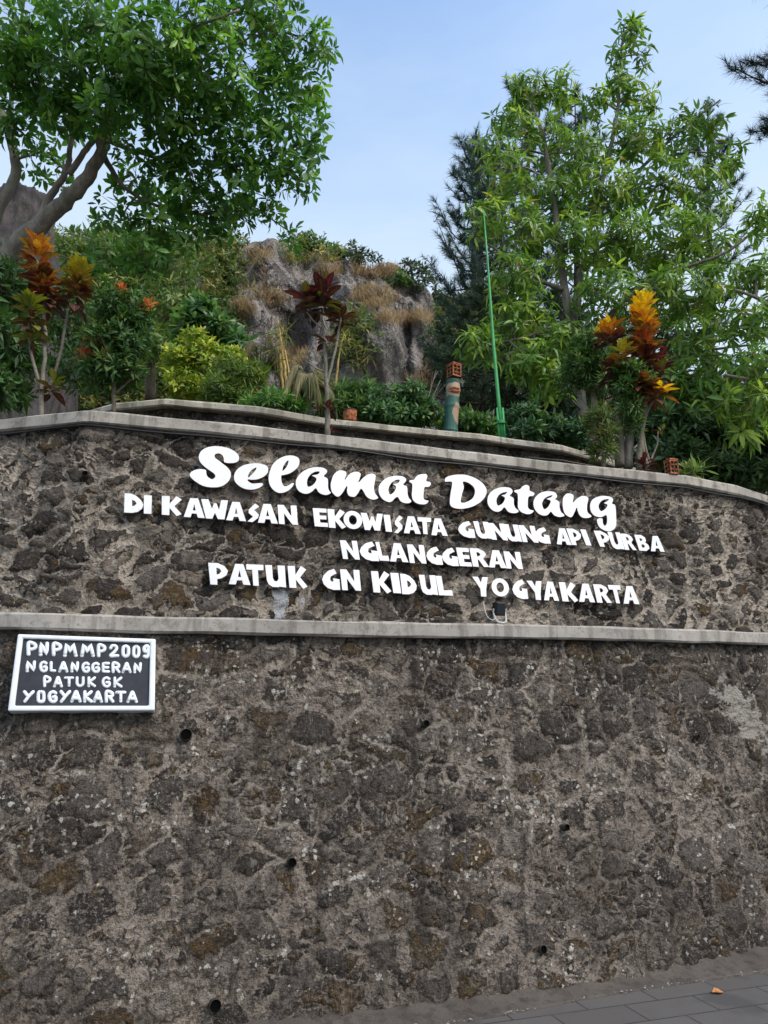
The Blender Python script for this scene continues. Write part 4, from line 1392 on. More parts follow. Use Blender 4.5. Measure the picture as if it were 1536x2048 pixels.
# ------------------------------------------------------------------ pines
def needles(cent, axis, n, L, w, tint, spread=(8, 70)):
    N = len(cent)
    axis = norm(axis)
    ref = np.where(np.abs(axis[:, 2:3]) < .9, np.array([[0, 0, 1.0]]), np.array([[1.0, 0, 0]]))
    a = norm(np.cross(axis, ref))
    b = np.cross(axis, a)
    az = rng.uniform(0, 6.28, (N, n))
    el = np.radians(rng.uniform(spread[0], spread[1], (N, n)))
    rad = np.cos(az)[..., None] * a[:, None] + np.sin(az)[..., None] * b[:, None]
    d = np.cos(el)[..., None] * axis[:, None] + np.sin(el)[..., None] * rad
    p0 = cent[:, None] - axis[:, None] * rng.uniform(0, L * .9, (N, n))[..., None]
    LL = L * rng.uniform(.65, 1.15, (N, n))[..., None]
    sd = norm(np.cross(d, rand_dir(N * n).reshape(N, n, 3)))
    tip = p0 + d * LL - np.array([0, 0, .12]) * LL
    V = np.stack([p0 - sd * w, p0 + sd * w, tip], 2).reshape(-1, 3)
    T = np.arange(N * n * 3).reshape(-1, 3)
    UV = np.tile(np.array([(.3, 0), (.7, 0), (.5, 1)]), (N * n, 1))
    ti = np.asarray(tint) * rng.uniform(.6, 1.4, (N, 1, 1)) * np.ones((1, n, 1)) * rng.uniform(.85, 1.15, (N, n, 1))
    return V, [T], UV, np.repeat(ti.reshape(-1, 3), 3, axis=0)


def pine(label, px, pyb, pyt, Y, R, z0f, nb, tint=(.055, .095, .070), lean=0.0, group='pines behind the broadleaf trees', shape=1.0, tufts=9, L=.22, curve=.35, nn=22):
    base, top = at(px, pyb, Y), at(px + lean, pyt, Y)
    root = empty('pine_tree', base, label, 'tree', group)
    H = top[2] - base[2]
    tr = catmull([base, base * .6 + top * .4 + [.06, 0, 0], top], 8)
    wood = [tube(tr, np.linspace(.014 * H + .05, .012, len(tr)), 8)]
    cen, axs = [], []
    for i in range(nb):
        f = z0f + (1 - z0f) * ((i + rng.uniform(0, .8)) / nb)
        s = base + (top - base) * f
        az = i * 2.399 + rng.uniform(-.4, .4)
        ln = R * (1 - (f - z0f) / (1 - z0f)) ** (.75 * shape) * rng.uniform(.6, 1.15) + .12 * R
        out = np.array([math.cos(az), math.sin(az), 0])
        e = s + out * ln + np.array([0, 0, curve * ln + rng.uniform(-.1, .2) * ln])
        m = s + out * ln * .55 + np.array([0, 0, .02 * ln])
        w = catmull([s, m, e], 5)
        wood.append(tube(w, np.linspace(.018 + .006 * ln, .006, len(w)), 5, False))
        for k in range(tufts):
            g = rng.uniform(.25, 1.0) if k else 1.0
            q = w[min(len(w) - 1, int(g * (len(w) - 1)))]
            lt = (.10 + .28 * ln * (1.1 - g)) * rng.uniform(.6, 1.3)
            dd = norm(out * rng.uniform(.1, .9) + np.array([rng.normal(0, .55), rng.normal(0, .55), rng.uniform(.25, 1.1)]))
            e2 = q + dd * lt
            wood.append(tube(np.array([q, (q + e2) / 2 - [0, 0, .02], e2]), [.007, .006, .004], 3, False))
            for u in (1.0, .62):
                cen.append(q + (e2 - q) * u)
                axs.append(dd + np.array([0, 0, .35]))
    V, fl = cat_meshes(wood)
    link('trunk', build_mesh('trunk', V, fl, smooth=True), M['bark_dark'], root)
    leaf_object('crown', needles(np.array(cen), np.array(axs), nn, L, .0042 * Y / 12, tint), M['needle'], root)
    return root


pine('blue green pine at the left flank of the fresh green tree, behind the green pole', 1000, 860, 300, 14.5, 1.35, .25, 44, (.055, .095, .080), shape=.6, curve=.6)
pine('blue green pine rising behind the middle of the fresh green tree', 1150, 880, 190, 17, 1.7, .3, 46)
pine('blue green pine with bare lower trunk behind the right of the fresh green tree', 1415, 900, 225, 17, 1.5, .3, 42)
pine('soft blue green pine with upright tufts, leftmost of the pines above the rock', 958, 860, 305, 15.5, 1.15, .2, 60, (.055, .095, .080), shape=.45, curve=.75, tufts=12)
pine('hazy pine partly hidden between the fresh green tree and the leftmost pine', 1055, 880, 200, 17, 1.5, .25, 50, (.055, .095, .080), shape=.5, curve=.7, tufts=11)
pine('dark low pine with hanging boughs behind the bamboo totem', 955, 880, 570, 13, 1.25, .12, 40, (.036, .062, .034), 20, curve=.05)
pine('dark low pine filling the gap behind the foot of the fresh green tree', 1120, 900, 590, 13, 1.35, .1, 42, (.034, .058, .032), curve=.05)
pine('dark pine low behind the tall yellow and red croton', 1300, 930, 520, 13.5, 1.5, .1, 44, (.036, .064, .038), curve=.1)
pine('dark needled pine with boughs hanging into the upper right corner of the photo', 1640, 900, -500, 8.6, 1.22, .40, 56, (.024, .044, .038), curve=.1, L=.2, group=None, tufts=14, nn=34)

# ------------------------------------------------------------------ the rock hill
from mathutils.bvhtree import BVHTree


def proj(p):
    x, y, z = p[..., 0], p[..., 1], p[..., 2] - CH
    d = y * ct + z * st
    v = (-y * st + z * ct) / d
    return 768 + F * x / d, 1024 - F * v


HY, HD, HZ = 47.0, 15.0, 1.0
sil = [(-900, 600), (-500, 540), (-300, 520), (-100, 485), (60, 476), (150, 470), (250, 462), (330, 480), (430, 492), (500, 490), (560, 499), (640, 508), (700, 532), (760, 549), (810, 569), (860, 594), (900, 606), (960, 616), (1040, 640), (1150, 690), (1300, 760), (1500, 810), (1900, 850)]
hx, hh = [], []
for x, y in sil:
    d = ray(x, y)
    phi = math.atan2(d[2], d[1])
    s_ = HY * math.sin(phi) - (HZ - CH) * math.cos(phi)
    hh.append(math.sqrt(max(1.0, s_ * s_ - (HD * math.sin(phi)) ** 2)) / math.cos(phi))
    hx.append(float(at(x, y, HY - HD * .35)[0]))
hf = hermite(hx, hh)
XH = np.concatenate([np.linspace(hx[0], -14, 50)[:-1], np.linspace(-14, 8, 330), np.linspace(8, hx[-1], 50)[1:]])
AH = np.concatenate([np.linspace(.03, 1.5, 210), np.linspace(1.53, math.pi - .2, 26)])
ca = np.cos(AH)[:, None]
sa = np.sin(AH)[:, None]
hv = np.stack([np.broadcast_to(XH, (len(AH), len(XH))), HY - HD * ca + 0 * XH, HZ + hf(XH)[None] * sa], -1)
PX, PY = proj(hv)
lobes = [  # photo col, row, half width, half height, metres towards the viewer
    (545, 560, 40, 60, 1.6), (505, 640, 45, 60, 1.3), (560, 640, 26, 34, -1.0), (592, 650, 30, 46, -2.2), (636, 690, 20, 110, 1.3), (690, 590, 40, 60, 1.2),
    (770, 690, 62, 75, 2.4), (700, 720, 40, 60, 1.0), (745, 560, 40, 12, -1.2), (775, 585, 40, 18, .9), (812, 690, 9, 70, -.8), (840, 660, 26, 46, 1.0),
    (448, 560, 22, 60, -1.8), (600, 760, 40, 40, 1.0), (560, 750, 26, 40, -.8), (870, 640, 26, 30, -.8), (780, 640, 60, 8, -.8), (520, 720, 40, 50, .9), (560, 515, 30, 16, .9), (665, 545, 26, 12, -.7)]
dep = np.zeros_like(PX)
for (cx_, cy_, rx_, ry_, am) in lobes:
    dep += 1.25 * am * np.exp(-(((PX - cx_) / rx_) ** 2 + ((PY - cy_) / ry_) ** 2))
flat = hv.reshape(-1, 3)
nz = np.array([1.5 * fbm((p[0] * .16, p[1] * .16, p[2] * .10), 4) + .75 * mnoise.ridged_multi_fractal(Vector((p[0] * .42, p[1] * .3, p[2] * .24)), .9, 2.2, 5, 1.0, 2.0) +
               .35 * fbm((p[0] * 1.1 + 7, p[1] * 1.1, p[2] * .8), 4) for p in flat]).reshape(PX.shape)
fade = np.clip((1.55 - AH) / .5, .12, 1)[:, None]
dep = (dep + (nz - .9) * .85) * fade
hv = hv.copy()
hv[..., 1] -= dep
hv[..., 2] += .25 * dep * np.clip(sa - .6, 0, 1)
ni = len(XH)
i = np.arange(len(AH) - 1)[:, None] * ni
jj = np.arange(ni - 1)[None, :]
hq = np.stack([i + jj, i + jj + 1, i + ni + jj + 1, i + ni + jj], -1).reshape(-1, 4)
t = NT('hill_rock')
o = t.coord('Object')
n1 = t.noise(o, .55, 5, .62)
n2 = t.noise(o, 2.4, 6, .68)
n3 = t.noise(o, 8.0, 5, .75)
runs = t.noise(t.mapping(o, (1.4, 1.4, .22)), 1.0, 5, .65)
col = t.mix(t.sstep(n1, .38, .62), (.34, .312, .288), (.225, .206, .192))
col = t.mix(t.math('MULTIPLY', t.sstep(runs, .52, .64), .45), col, (.115, .10, .097))
col = t.mix(t.math('MULTIPLY', t.sstep(n3, .52, .58), .85), col, (.50, .465, .425))
col = t.mix(t.math('MULTIPLY', t.sstep(t.noise(t.mapping(o, (1, 1, 1), (0, 0, 0), (5, 3, 1)), 6.0, 5, .75), .54, .60), .7), col, (.085, .075, .070))
col = t.mix(t.math('MULTIPLY', t.sstep(n2, .56, .70), .7), col, (.050, .046, .044))
crk = t.vor(t.vmath('ADD', t.mapping(o, (.42, .42, .13)), t.vmath('SCALE', t.noise(o, .9, 4, .6, 'Color'), s=.55)), 1.0, 'DISTANCE_TO_EDGE')
col = t.mix(t.sstep(crk, .05, .012, 0.0, .6), col, (.075, .066, .064))
geo = t.n('NewGeometry')
up = t.sep(geo.outputs['Normal'])[2]
col = t.mix(t.math('MULTIPLY', t.sstep(t.math('ADD', up, t.math('MULTIPLY', t.math('SUBTRACT', n2, .5), .9)), .50, .80), .85), col, (.20, .145, .075))
hb = t.math('ADD', t.math('ADD', t.math('MULTIPLY', n2, 1.0), t.math('MULTIPLY', n3, .5)), t.sstep(crk, .0, .08))
M['rock'] = t.done(t.pbsdf(col, .95, .1, t.bump(hb, 1.0, .35)))
t = NT('dark_outcrop_rock')
o = t.coord('Object')
n1 = t.noise(o, .9, 5, .62)
n2 = t.noise(t.mapping(o, (3, 3, .8)), 1.0, 6, .68)
col = t.mix(t.sstep(n1, .38, .62), (.105, .092, .085), (.060, .054, .055))
col = t.mix(t.math('MULTIPLY', t.sstep(n2, .50, .62), .7), col, (.035, .033, .036))
M['rock_dark'] = t.done(t.pbsdf(col, .95, .1, t.bump(n2, 1.0, .2)))
hill = tag(link('hill', build_mesh('hill', hv.reshape(-1, 3), [hq], smooth=True), M['rock']), kind='structure')
bvh = BVHTree.FromPolygons([tuple(p) for p in hv.reshape(-1, 3)], [tuple(int(a) for a in f) for f in hq])


def on_hill(px, py):
    h = bvh.ray_cast(Vector((0, 0, CH)), Vector(ray(px, py)).normalized(), 200)
    return (np.array(h[0]), np.array(h[1])) if h[0] is not None else (None, None)


# dry grass tufts on its ledges
patches = [(745, 600, 44, 22, 420), (792, 642, 40, 11, 260), (765, 548, 62, 9, 320), (590, 716, 26, 22, 260), (485, 622, 22, 16, 180), (545, 598, 28, 14, 160), (520, 512, 26, 10, 140),
           (615, 520, 55, 9, 200), (660, 545, 30, 10, 150), (842, 770, 30, 26, 260), (842, 640, 22, 12, 140), (915, 606, 34, 8, 160), (500, 560, 40, 40, 120), (470, 520, 40, 16, 140), (730, 530, 40, 8, 140), (640, 610, 120, 110, 50)]
gp, ga, gl, gt = [], [], [], []
for k, (cx_, cy_, rx_, ry_, n) in enumerate(patches):
    for _ in range(n):
        a, r = rng.uniform(0, 6.28), math.sqrt(rng.uniform(0, 1))
        p, nn = on_hill(cx_ + rx_ * r * math.cos(a), cy_ + ry_ * r * math.sin(a))
        if p is None:
            continue
        if nn[1] > 0:
            nn = -nn
        for __ in range(4 if k < 13 else 1):
            gp.append(p + rng.normal(0, .12, 3))
            ga.append(np.array([rng.normal(0, .35), -.25 + rng.normal(0, .3), 1.0]) + nn * .45)
            gl.append(rng.uniform(.22, .50))
            c = np.array([(.40, .26, .155), (.46, .31, .195), (.43, .32, .20), (.30, .23, .11)][rng.integers(0, 4)])
            gt.append(c * rng.uniform(.7, 1.15))
gp, ga, gl, gt = map(np.array, (gp, ga, gl, gt))
d = leaves(gp, ga, rand_dir(len(gp)) + [0, -1, .2], gl, gl * .07, gt, rows=((.4, 1.0),), bend=.35, fold=.1)
tag(leaf_object('dry_grass', d, M['grass'], None), 'tawny dry grass tufts on the ledges of the rock hill', 'grass', kind='stuff')

# green scrub that cloaks the left flank and crest
cen = []
for (x0, y0, x1, y1, n) in [(-60, 475, 440, 720, 700), (-60, 715, 470, 835, 420), (400, 488, 480, 560, 110), (560, 494, 760, 526, 70), (420, 560, 480, 700, 70), (860, 610, 1000, 760, 90), (880, 610, 1100, 700, 90), (680, 640, 740, 720, 30)]:
    for _ in range(n):
        p, nn = on_hill(rng.uniform(x0, x1), rng.uniform(y0, y1))
        if p is not None:
            cen.append(p + np.array([0, -.25, .25]))
cen = np.array(cen)
cc = np.repeat(cen, 7, axis=0) + rng.normal(0, .38, (len(cen) * 7, 3))
d = rosettes(cc, rand_dir(len(cc)) + [0, -.4, .8], 6, .30, (30, 110), .34, tints((.030, .062, .022), (.060, .085, .035), (.12, .12, .05), .18, .3), rows=((.5, 1.0),))
tag(leaf_object('scrub', d, M['leaf_small'], None), 'dark green scrub cloaking the left flank and crest of the rock hill', 'scrub', kind='stuff')

SMALLF = dict(nl=7, L=.34, spread=(30, 105), wid=.38, mat=M['leaf_small'], up=.5, rows=((.5, 1.0),), twig_every=4,
              tint=tints((.028, .070, .026), (.045, .095, .034), (.08, .13, .05), .1, .3))
SPARSE = dict(SMALLF, L=.26, tint=tints((.05, .075, .04), (.07, .09, .05), (.09, .11, .06), .1, .3))


def hill_tree(label, px, py, h, blobs, kind=SMALLF, name='hill_tree', cat='tree', group='trees along the crest of the rock hill'):
    p, nn = on_hill(px, py)
    if p is None:
        p = at(px, py, 44)
    Y = p[1]
    limbs = [[(px, py, Y, 5), (px + 3, py - h * .5, Y, 4), (px - 2, py - h, Y, 2)]]
    return tree(name, label, cat, p, limbs, [(px + a, py - b, Y, rx, ry, rx * mpp(Y) * .8, n) for a, b, rx, ry, n in blobs], kind, M['bark_dark'], group, .05)


hill_tree('dense dark round tree on the crest, just left of the bare dome', 612, 512, 30, [(0, 26, 34, 24, 70), (30, 14, 26, 16, 34), (60, 6, 30, 14, 36), (88, 0, 20, 12, 20)])
hill_tree('sparse airy little tree against the sky on the middle of the crest', 712, 536, 45, [(-8, 42, 22, 20, 12), (20, 28, 26, 16, 14), (40, 24, 16, 16, 8), (5, 12, 26, 14, 22)], SPARSE)
hill_tree('small flat-topped tree on the right shoulder of the rock', 822, 590, 62, [(0, 64, 20, 10, 16), (22, 48, 26, 14, 20), (-8, 44, 18, 10, 10), (40, 26, 24, 14, 18), (12, 18, 26, 16, 22)], SPARSE)
hill_tree('low green bush on the right shoulder of the rock below the flat-topped tree', 795, 572, 16, [(0, 10, 34, 14, 36), (-26, 8, 18, 9, 14)], name='hill_bush', cat='bush')
hill_tree('thin bush at the far right end of the crest, beside the pine', 872, 606, 26, [(0, 20, 16, 16, 14), (8, 6, 20, 12, 18)], SPARSE, name='hill_bush', cat='bush')

# grey dome of rock far behind the forked tree at left
oc = at(40, 470, 30)
va = np.linspace(0.02, math.pi - .02, 60)
vb = np.linspace(0, 2 * math.pi, 96, endpoint=False)
V = []
for a in va:
    for b in vb:
        s_ = np.array([math.sin(a) * math.cos(b), math.sin(a) * math.sin(b), math.cos(a)])
        r = 1 + .16 * fbm(tuple(s_ * 1.6 + 3), 5) + .05 * fbm(tuple(s_ * 6), 4)
        e = np.sign(s_) * np.abs(s_) ** np.array([.8, .8, .75])
        k_ = max(0.0, -e[2])                                   # a pillar that widens down to the slope
        V.append(oc + e * r * np.array([1.45 + 1.6 * k_, 1.6 + 1.6 * k_, 2.35 + (16.5 if e[2] < 0 else 0)]) + np.array([e[0], e[1], 0]) * .9 * min(1, k_ * 3) + [0, 0, -.05])
V = np.array(V)
i = np.arange(59)[:, None] * 96
jj = np.arange(96)[None, :]
q = np.stack([i + jj, i + 96 + jj, i + 96 + (jj + 1) % 96, i + (jj + 1) % 96], -1).reshape(-1, 4)
tag(link('rock_outcrop', build_mesh('rock_outcrop', V, [q], smooth=True), M['rock_dark']), 'smooth dark grey dome of rock behind the forked limbs of the left tree', 'rock')

# ------------------------------------------------------------------ trees and bushes between the wall and the hill
FINE = dict(nl=9, L=.10, spread=(25, 100), wid=.28, mat=M['leaf_small'], up=.6, rows=((.5, 1.0),), twig_every=3, tint=None)


def bush(name, label, stem, blobs, L=.10, wid=.3, nl=8, base=(.04, .1, .03), alt=(.06, .13, .04), young=(.12, .2, .05), py=.15, cat='bush', group=None, mat=None, wood='twig', spread=(25, 100), droop=0.0, up=.6, rows=((.5, 1.0),), every=3, twig_r=.012, bend=.2):
    k = dict(nl=nl, L=L, spread=spread, wid=wid, mat=mat or M['leaf_small'], up=up, rows=rows, twig_every=every, tint=tints(base, alt, young, py, .28), droop=droop, bend=bend)
    b = stem[0][0]
    return tree(name, label, cat, at(b[0], b[1], b[2]), stem, blobs, k, M[wood], group, twig_r)


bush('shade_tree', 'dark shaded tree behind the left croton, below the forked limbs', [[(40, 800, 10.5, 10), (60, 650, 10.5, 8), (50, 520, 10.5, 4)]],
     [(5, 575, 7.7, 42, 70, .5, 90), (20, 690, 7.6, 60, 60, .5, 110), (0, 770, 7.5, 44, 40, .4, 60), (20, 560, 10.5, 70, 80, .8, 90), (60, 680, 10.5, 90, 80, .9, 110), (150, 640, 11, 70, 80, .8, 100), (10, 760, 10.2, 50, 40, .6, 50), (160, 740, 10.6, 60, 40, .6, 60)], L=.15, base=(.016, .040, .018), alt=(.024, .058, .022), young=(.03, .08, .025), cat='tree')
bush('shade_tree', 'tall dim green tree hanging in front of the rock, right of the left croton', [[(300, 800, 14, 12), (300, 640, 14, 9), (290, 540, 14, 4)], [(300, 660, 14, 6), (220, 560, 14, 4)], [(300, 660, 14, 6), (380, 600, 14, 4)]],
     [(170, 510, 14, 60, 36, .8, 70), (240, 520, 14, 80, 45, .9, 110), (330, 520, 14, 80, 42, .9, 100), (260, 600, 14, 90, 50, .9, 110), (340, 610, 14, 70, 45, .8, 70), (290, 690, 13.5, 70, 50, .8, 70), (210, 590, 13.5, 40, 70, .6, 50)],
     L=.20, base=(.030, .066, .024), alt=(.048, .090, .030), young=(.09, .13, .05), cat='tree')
bush('whorl_bush', 'glossy mid green bush with whorled leaves, just left of the rock face', [[(410, 790, 12, 7), (410, 700, 12, 5), (405, 640, 12, 3)]],
     [(405, 625, 12, 40, 24, .45, 46), (385, 660, 12, 40, 26, .45, 46), (440, 665, 12, 40, 26, .45, 46), (480, 690, 12, 34, 20, .4, 24)], L=.20, wid=.30, base=(.055, .135, .042), alt=(.08, .165, .05), young=(.14, .22, .06), mat=M['leaf'], rows=((.35, .85), (.68, 1.0)))
bush('golden_bush', 'yellow green bush with small bright leaves behind the low wall at left', [[(410, 830, 8.8, 8), (405, 770, 8.8, 6), (395, 700, 8.8, 3)]],
     [(395, 690, 8.8, 40, 22, .4, 90), (360, 725, 8.8, 42, 26, .4, 110), (420, 720, 8.8, 60, 30, .5, 150), (370, 770, 8.7, 48, 30, .4, 110), (460, 725, 8.9, 45, 26, .4, 90), (420, 780, 8.7, 50, 26, .4, 80)],
     L=.075, wid=.42, base=(.15, .235, .030), alt=(.24, .31, .035), young=(.36, .38, .045), py=.3, nl=7)
bush('feathery_bush', 'feathery olive green bush between the golden bush and the yellow bamboo', [[(470, 830, 8.3, 7), (470, 780, 8.3, 5), (470, 740, 8.3, 3)]],
     [(460, 745, 8.3, 44, 24, .35, 70), (490, 765, 8.3, 44, 30, .35, 90), (445, 785, 8.2, 48, 26, .35, 80), (510, 745, 8.3, 24, 18, .25, 34), (480, 800, 8.2, 40, 20, .3, 50)], L=.11, wid=.14, base=(.075, .13, .026), alt=(.11, .17, .035), young=(.18, .22, .05), nl=12)
bush('fern_clump', 'bright green ferny clump on the low wall below the yellow bamboo', [[(545, 832, 7.5, 4), (545, 815, 7.5, 3), (545, 800, 7.5, 2)]],
     [(515, 806, 7.5, 30, 14, .2, 40), (550, 806, 7.5, 34, 18, .25, 50), (590, 812, 7.5, 26, 14, .2, 34)], L=.11, wid=.14, base=(.06, .15, .03), alt=(.09, .2, .04), young=(.14, .26, .05), nl=10)
bush('feathery_bush', 'feathery green bush behind the low wall, right of the dark red croton', [[(700, 845, 8.0, 6), (700, 815, 8.0, 5), (698, 790, 8.0, 2)]],
     [(690, 790, 8.0, 34, 20, .3, 60), (725, 788, 8.0, 30, 18, .3, 50), (700, 815, 7.9, 42, 22, .3, 80), (655, 820, 7.8, 24, 16, .2, 34)], L=.11, wid=.15, base=(.055, .12, .032), alt=(.08, .16, .04), young=(.13, .21, .06), nl=12)
bush('dark_bush', 'dark glossy mounded bush beside the bamboo totem', [[(800, 862, 7.9, 8), (800, 830, 7.9, 6), (800, 800, 7.9, 3)]],
     [(775, 805, 7.9, 50, 28, .4, 120), (825, 800, 7.9, 45, 26, .4, 100), (800, 835, 7.8, 70, 24, .4, 130), (755, 830, 7.8, 34, 20, .3, 60), (850, 830, 7.9, 34, 24, .3, 70)], L=.07, wid=.4, base=(.020, .055, .024), alt=(.030, .075, .030), young=(.06, .12, .045), nl=8)
bush('green_bush', 'leafy green bush in the gap between the totem and the green pole', [[(950, 885, 8.0, 6), (950, 860, 8.0, 4), (950, 840, 8.0, 2)]],
     [(930, 850, 8.0, 30, 22, .3, 60), (965, 855, 8.0, 34, 20, .3, 70), (900, 845, 8.4, 34, 26, .3, 60)], L=.085, wid=.4, base=(.05, .12, .03), alt=(.08, .16, .04), young=(.15, .22, .06), nl=8)
bush('green_bush', 'low bush with bluish green leaves at the right of the green pole', [[(1050, 890, 8.4, 6), (1050, 860, 8.4, 4), (1050, 830, 8.4, 2)]],
     [(1040, 840, 8.4, 40, 26, .35, 70), (1090, 860, 8.4, 45, 26, .35, 80), (1150, 870, 8.4, 44, 26, .35, 70), (1050, 868, 8.2, 40, 18, .3, 50)], L=.10, wid=.36, base=(.035, .085, .035), alt=(.05, .11, .045), young=(.09, .16, .06), nl=8)
hedge = 'dark shrubs behind the right end of the coping'
for lb, (x, y), sc in [('dark shrub beneath the low boughs, left one of the dark row behind the right coping', (1330, 890), 1.0), ('dark shrub in the middle of the dark row behind the right coping', (1420, 910), 1.1), ('dark shrub at the right edge, last of the dark row behind the coping', (1520, 930), 1.2)]:
    bush('dark_shrub', lb, [[(x, y + 60, 8.6, 8), (x, y, 8.6, 6), (x, y - 50, 8.6, 3)]],
         [(x - 20, y - 40, 8.6, 60 * sc, 40, .5, 110), (x + 35, y - 20, 8.5, 60 * sc, 44, .5, 110), (x, y + 25, 8.4, 75 * sc, 40, .5, 110), (x + 10, y - 90, 8.9, 60 * sc, 34, .5, 70)], L=.13, wid=.32, base=(.020, .046, .024), alt=(.030, .062, .030), young=(.05, .1, .04), nl=8, group=hedge)
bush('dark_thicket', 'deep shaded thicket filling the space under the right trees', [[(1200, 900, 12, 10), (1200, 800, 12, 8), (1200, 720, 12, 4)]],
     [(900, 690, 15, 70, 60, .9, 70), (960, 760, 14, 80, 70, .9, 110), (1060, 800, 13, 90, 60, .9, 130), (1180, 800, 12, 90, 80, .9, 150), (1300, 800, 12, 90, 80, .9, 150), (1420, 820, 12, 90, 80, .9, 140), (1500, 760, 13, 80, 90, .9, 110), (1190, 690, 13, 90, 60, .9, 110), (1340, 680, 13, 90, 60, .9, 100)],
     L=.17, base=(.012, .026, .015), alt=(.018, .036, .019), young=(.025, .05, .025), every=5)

# low weeds along the top of the second wall
cen, ax = [], []
for _ in range(900):
    x = rng.uniform(XR0 + .3, XR1 + .3)
    y = float(yr(x)) + .26 + abs(rng.normal(0, .6))
    cen.append((x, y, terrain_z(x, y) + .02))
    ax.append((rng.normal(0, .3), rng.normal(0, .3), 1))
for _ in range(500):
    x = rng.uniform(-4.6, -1.5)
    y = float(yc(x)) + rng.uniform(.9, 3.2)
    cen.append((x, y, terrain_z(x, y) + .01))
    ax.append((rng.normal(0, .3), rng.normal(0, .3), 1))
d = rosettes(np.array(cen), np.array(ax), 7, .12, (10, 75), .14, tints((.04, .10, .025), (.07, .14, .035), (.2, .19, .06), .15, .3), rows=((.5, 1.0),), bend=.4)
tag(leaf_object('weeds', d, M['leaf_small'], None), 'short green weeds on the earth along the low rear wall', 'weeds', kind='stuff')

# ------------------------------------------------------------------ crotons and planting-strip shrubs
def pal(stops):
    p = np.array([s[0] for s in stops])
    c = np.array([s[1] for s in stops])
    return lambda f: np.stack([np.interp(f, p, c[:, k]) for k in range(3)], -1)


ORANGE = pal([(0, (.58, .36, .025)), (.22, (.56, .24, .025)), (.45, (.34, .095, .025)), (.65, (.13, .03, .02)), (1, (.055, .018, .022))])
YELGRN = pal([(0, (.42, .36, .02)), (.25, (.30, .27, .025)), (.5, (.20, .11, .02)), (.75, (.12, .035, .02)), (1, (.05, .02, .02))])
YELORG = pal([(0, (.88, .66, .015)), (.22, (.84, .52, .015)), (.38, (.62, .24, .02)), (.55, (.34, .085, .025)), (.75, (.13, .03, .025)), (1, (.06, .018, .022))])
DKRED = pal([(0, (.19, .020, .034)), (.3, (.10, .014, .026)), (.6, (.055, .012, .016)), (1, (.035, .012, .014))])
GREENY = pal([(0, (.22, .27, .02)), (.4, (.12, .15, .02)), (.7, (.09, .03, .02)), (1, (.04, .02, .015))])


def croton(label, base, stems, heads, stem_mat='bark_pale'):
    """stems: pixel paths; heads: (top px, bottom px, depth, leaf px, count, palette, stand)"""
    root = empty('croton', base, label, 'croton plant', 'crotons in the planting strip')
    for s_ in stems:
        w, r = px_path(s_)
        link('stem', build_mesh('stem', *tube(w, r, 8), smooth=True), M[stem_mat], root)
    for (tx_, ty_), (bx_, by_), Y, lpx, n, pl, stand in heads:
        a, b = at(tx_, ty_ + lpx * .75, Y), at(bx_, by_, Y)
        n = int(n * (1.6 if pl is DKRED else 1.9))
        f = np.sort(rng.uniform(0, 1, n))
        f = np.clip(f + rng.normal(0, .03, n), 0, 1)
        c = a + (b - a) * f[:, None]
        az = np.arange(n) * 2.399 + rng.normal(0, .25, n)
        el = np.radians(stand[0] + (stand[1] - stand[0]) * f ** .7 + rng.normal(0, 9, n))
        out = np.stack([np.cos(az), np.sin(az), np.zeros(n)], -1)
        d = out * np.sin(el)[:, None] + np.array([0, 0, 1.0]) * np.cos(el)[:, None]
        nr = -out * np.cos(el)[:, None] + np.array([0, 0, 1.0]) * np.sin(el)[:, None] + rng.normal(0, .12, (n, 3))
        L = lpx * mpp(Y) * rng.uniform(.8, 1.2, n) * (1.0 - .25 * (f < .08))
        ti = pl(np.clip(f + rng.normal(0, .09, n), 0, 1)) * rng.uniform(.75, 1.25, (n, 1))
        g = rng.uniform(0, 1, n) < .10
        ti[g] = ti[g] * .35 + np.array([.16, .17, .02]) * .65
        dt = leaves(c + out * .008, d, nr, L, L * rng.uniform(.38, .48, n), ti, rows=((.16, .40), (.38, .92), (.62, 1.0), (.84, .62)), bend=rng.uniform(.05, .60, n), fold=.22)
        leaf_object('leaves', dt, M['croton'], root)
    return root


def fy(px):
    """depth of the planting strip at that photo column"""
    return float(yc(at(px, 850, 5.4)[0])) + .32


y0 = fy(85)
croton('tall orange and yellow croton on pale stems at the left end of the coping', at(82, 832, y0),
       [[(82, 838, y0, 5.5), (84, 780, y0, 5), (90, 700, y0, 4), (88, 600, y0, 3)], [(80, 775, y0, 4), (62, 700, y0, 3), (58, 630, y0, 2.5)], [(88, 800, y0 + .1, 4), (118, 720, y0 + .1, 3.5), (136, 620, y0 + .1, 3)]],
       [((72, 455), (82, 590), y0, 40, 42, ORANGE, (8, 100)), ((92, 530), (96, 615), y0 + .06, 40, 28, ORANGE, (20, 105)), ((158, 505), (148, 610), y0 + .1, 42, 32, YELGRN, (10, 105)), ((62, 575), (66, 660), y0 - .08, 38, 20, GREENY, (25, 105)), ((110, 735), (98, 790), y0, 34, 8, GREENY, (50, 100)), ((60, 650), (62, 690), y0 - .05, 30, 8, GREENY, (50, 110))])

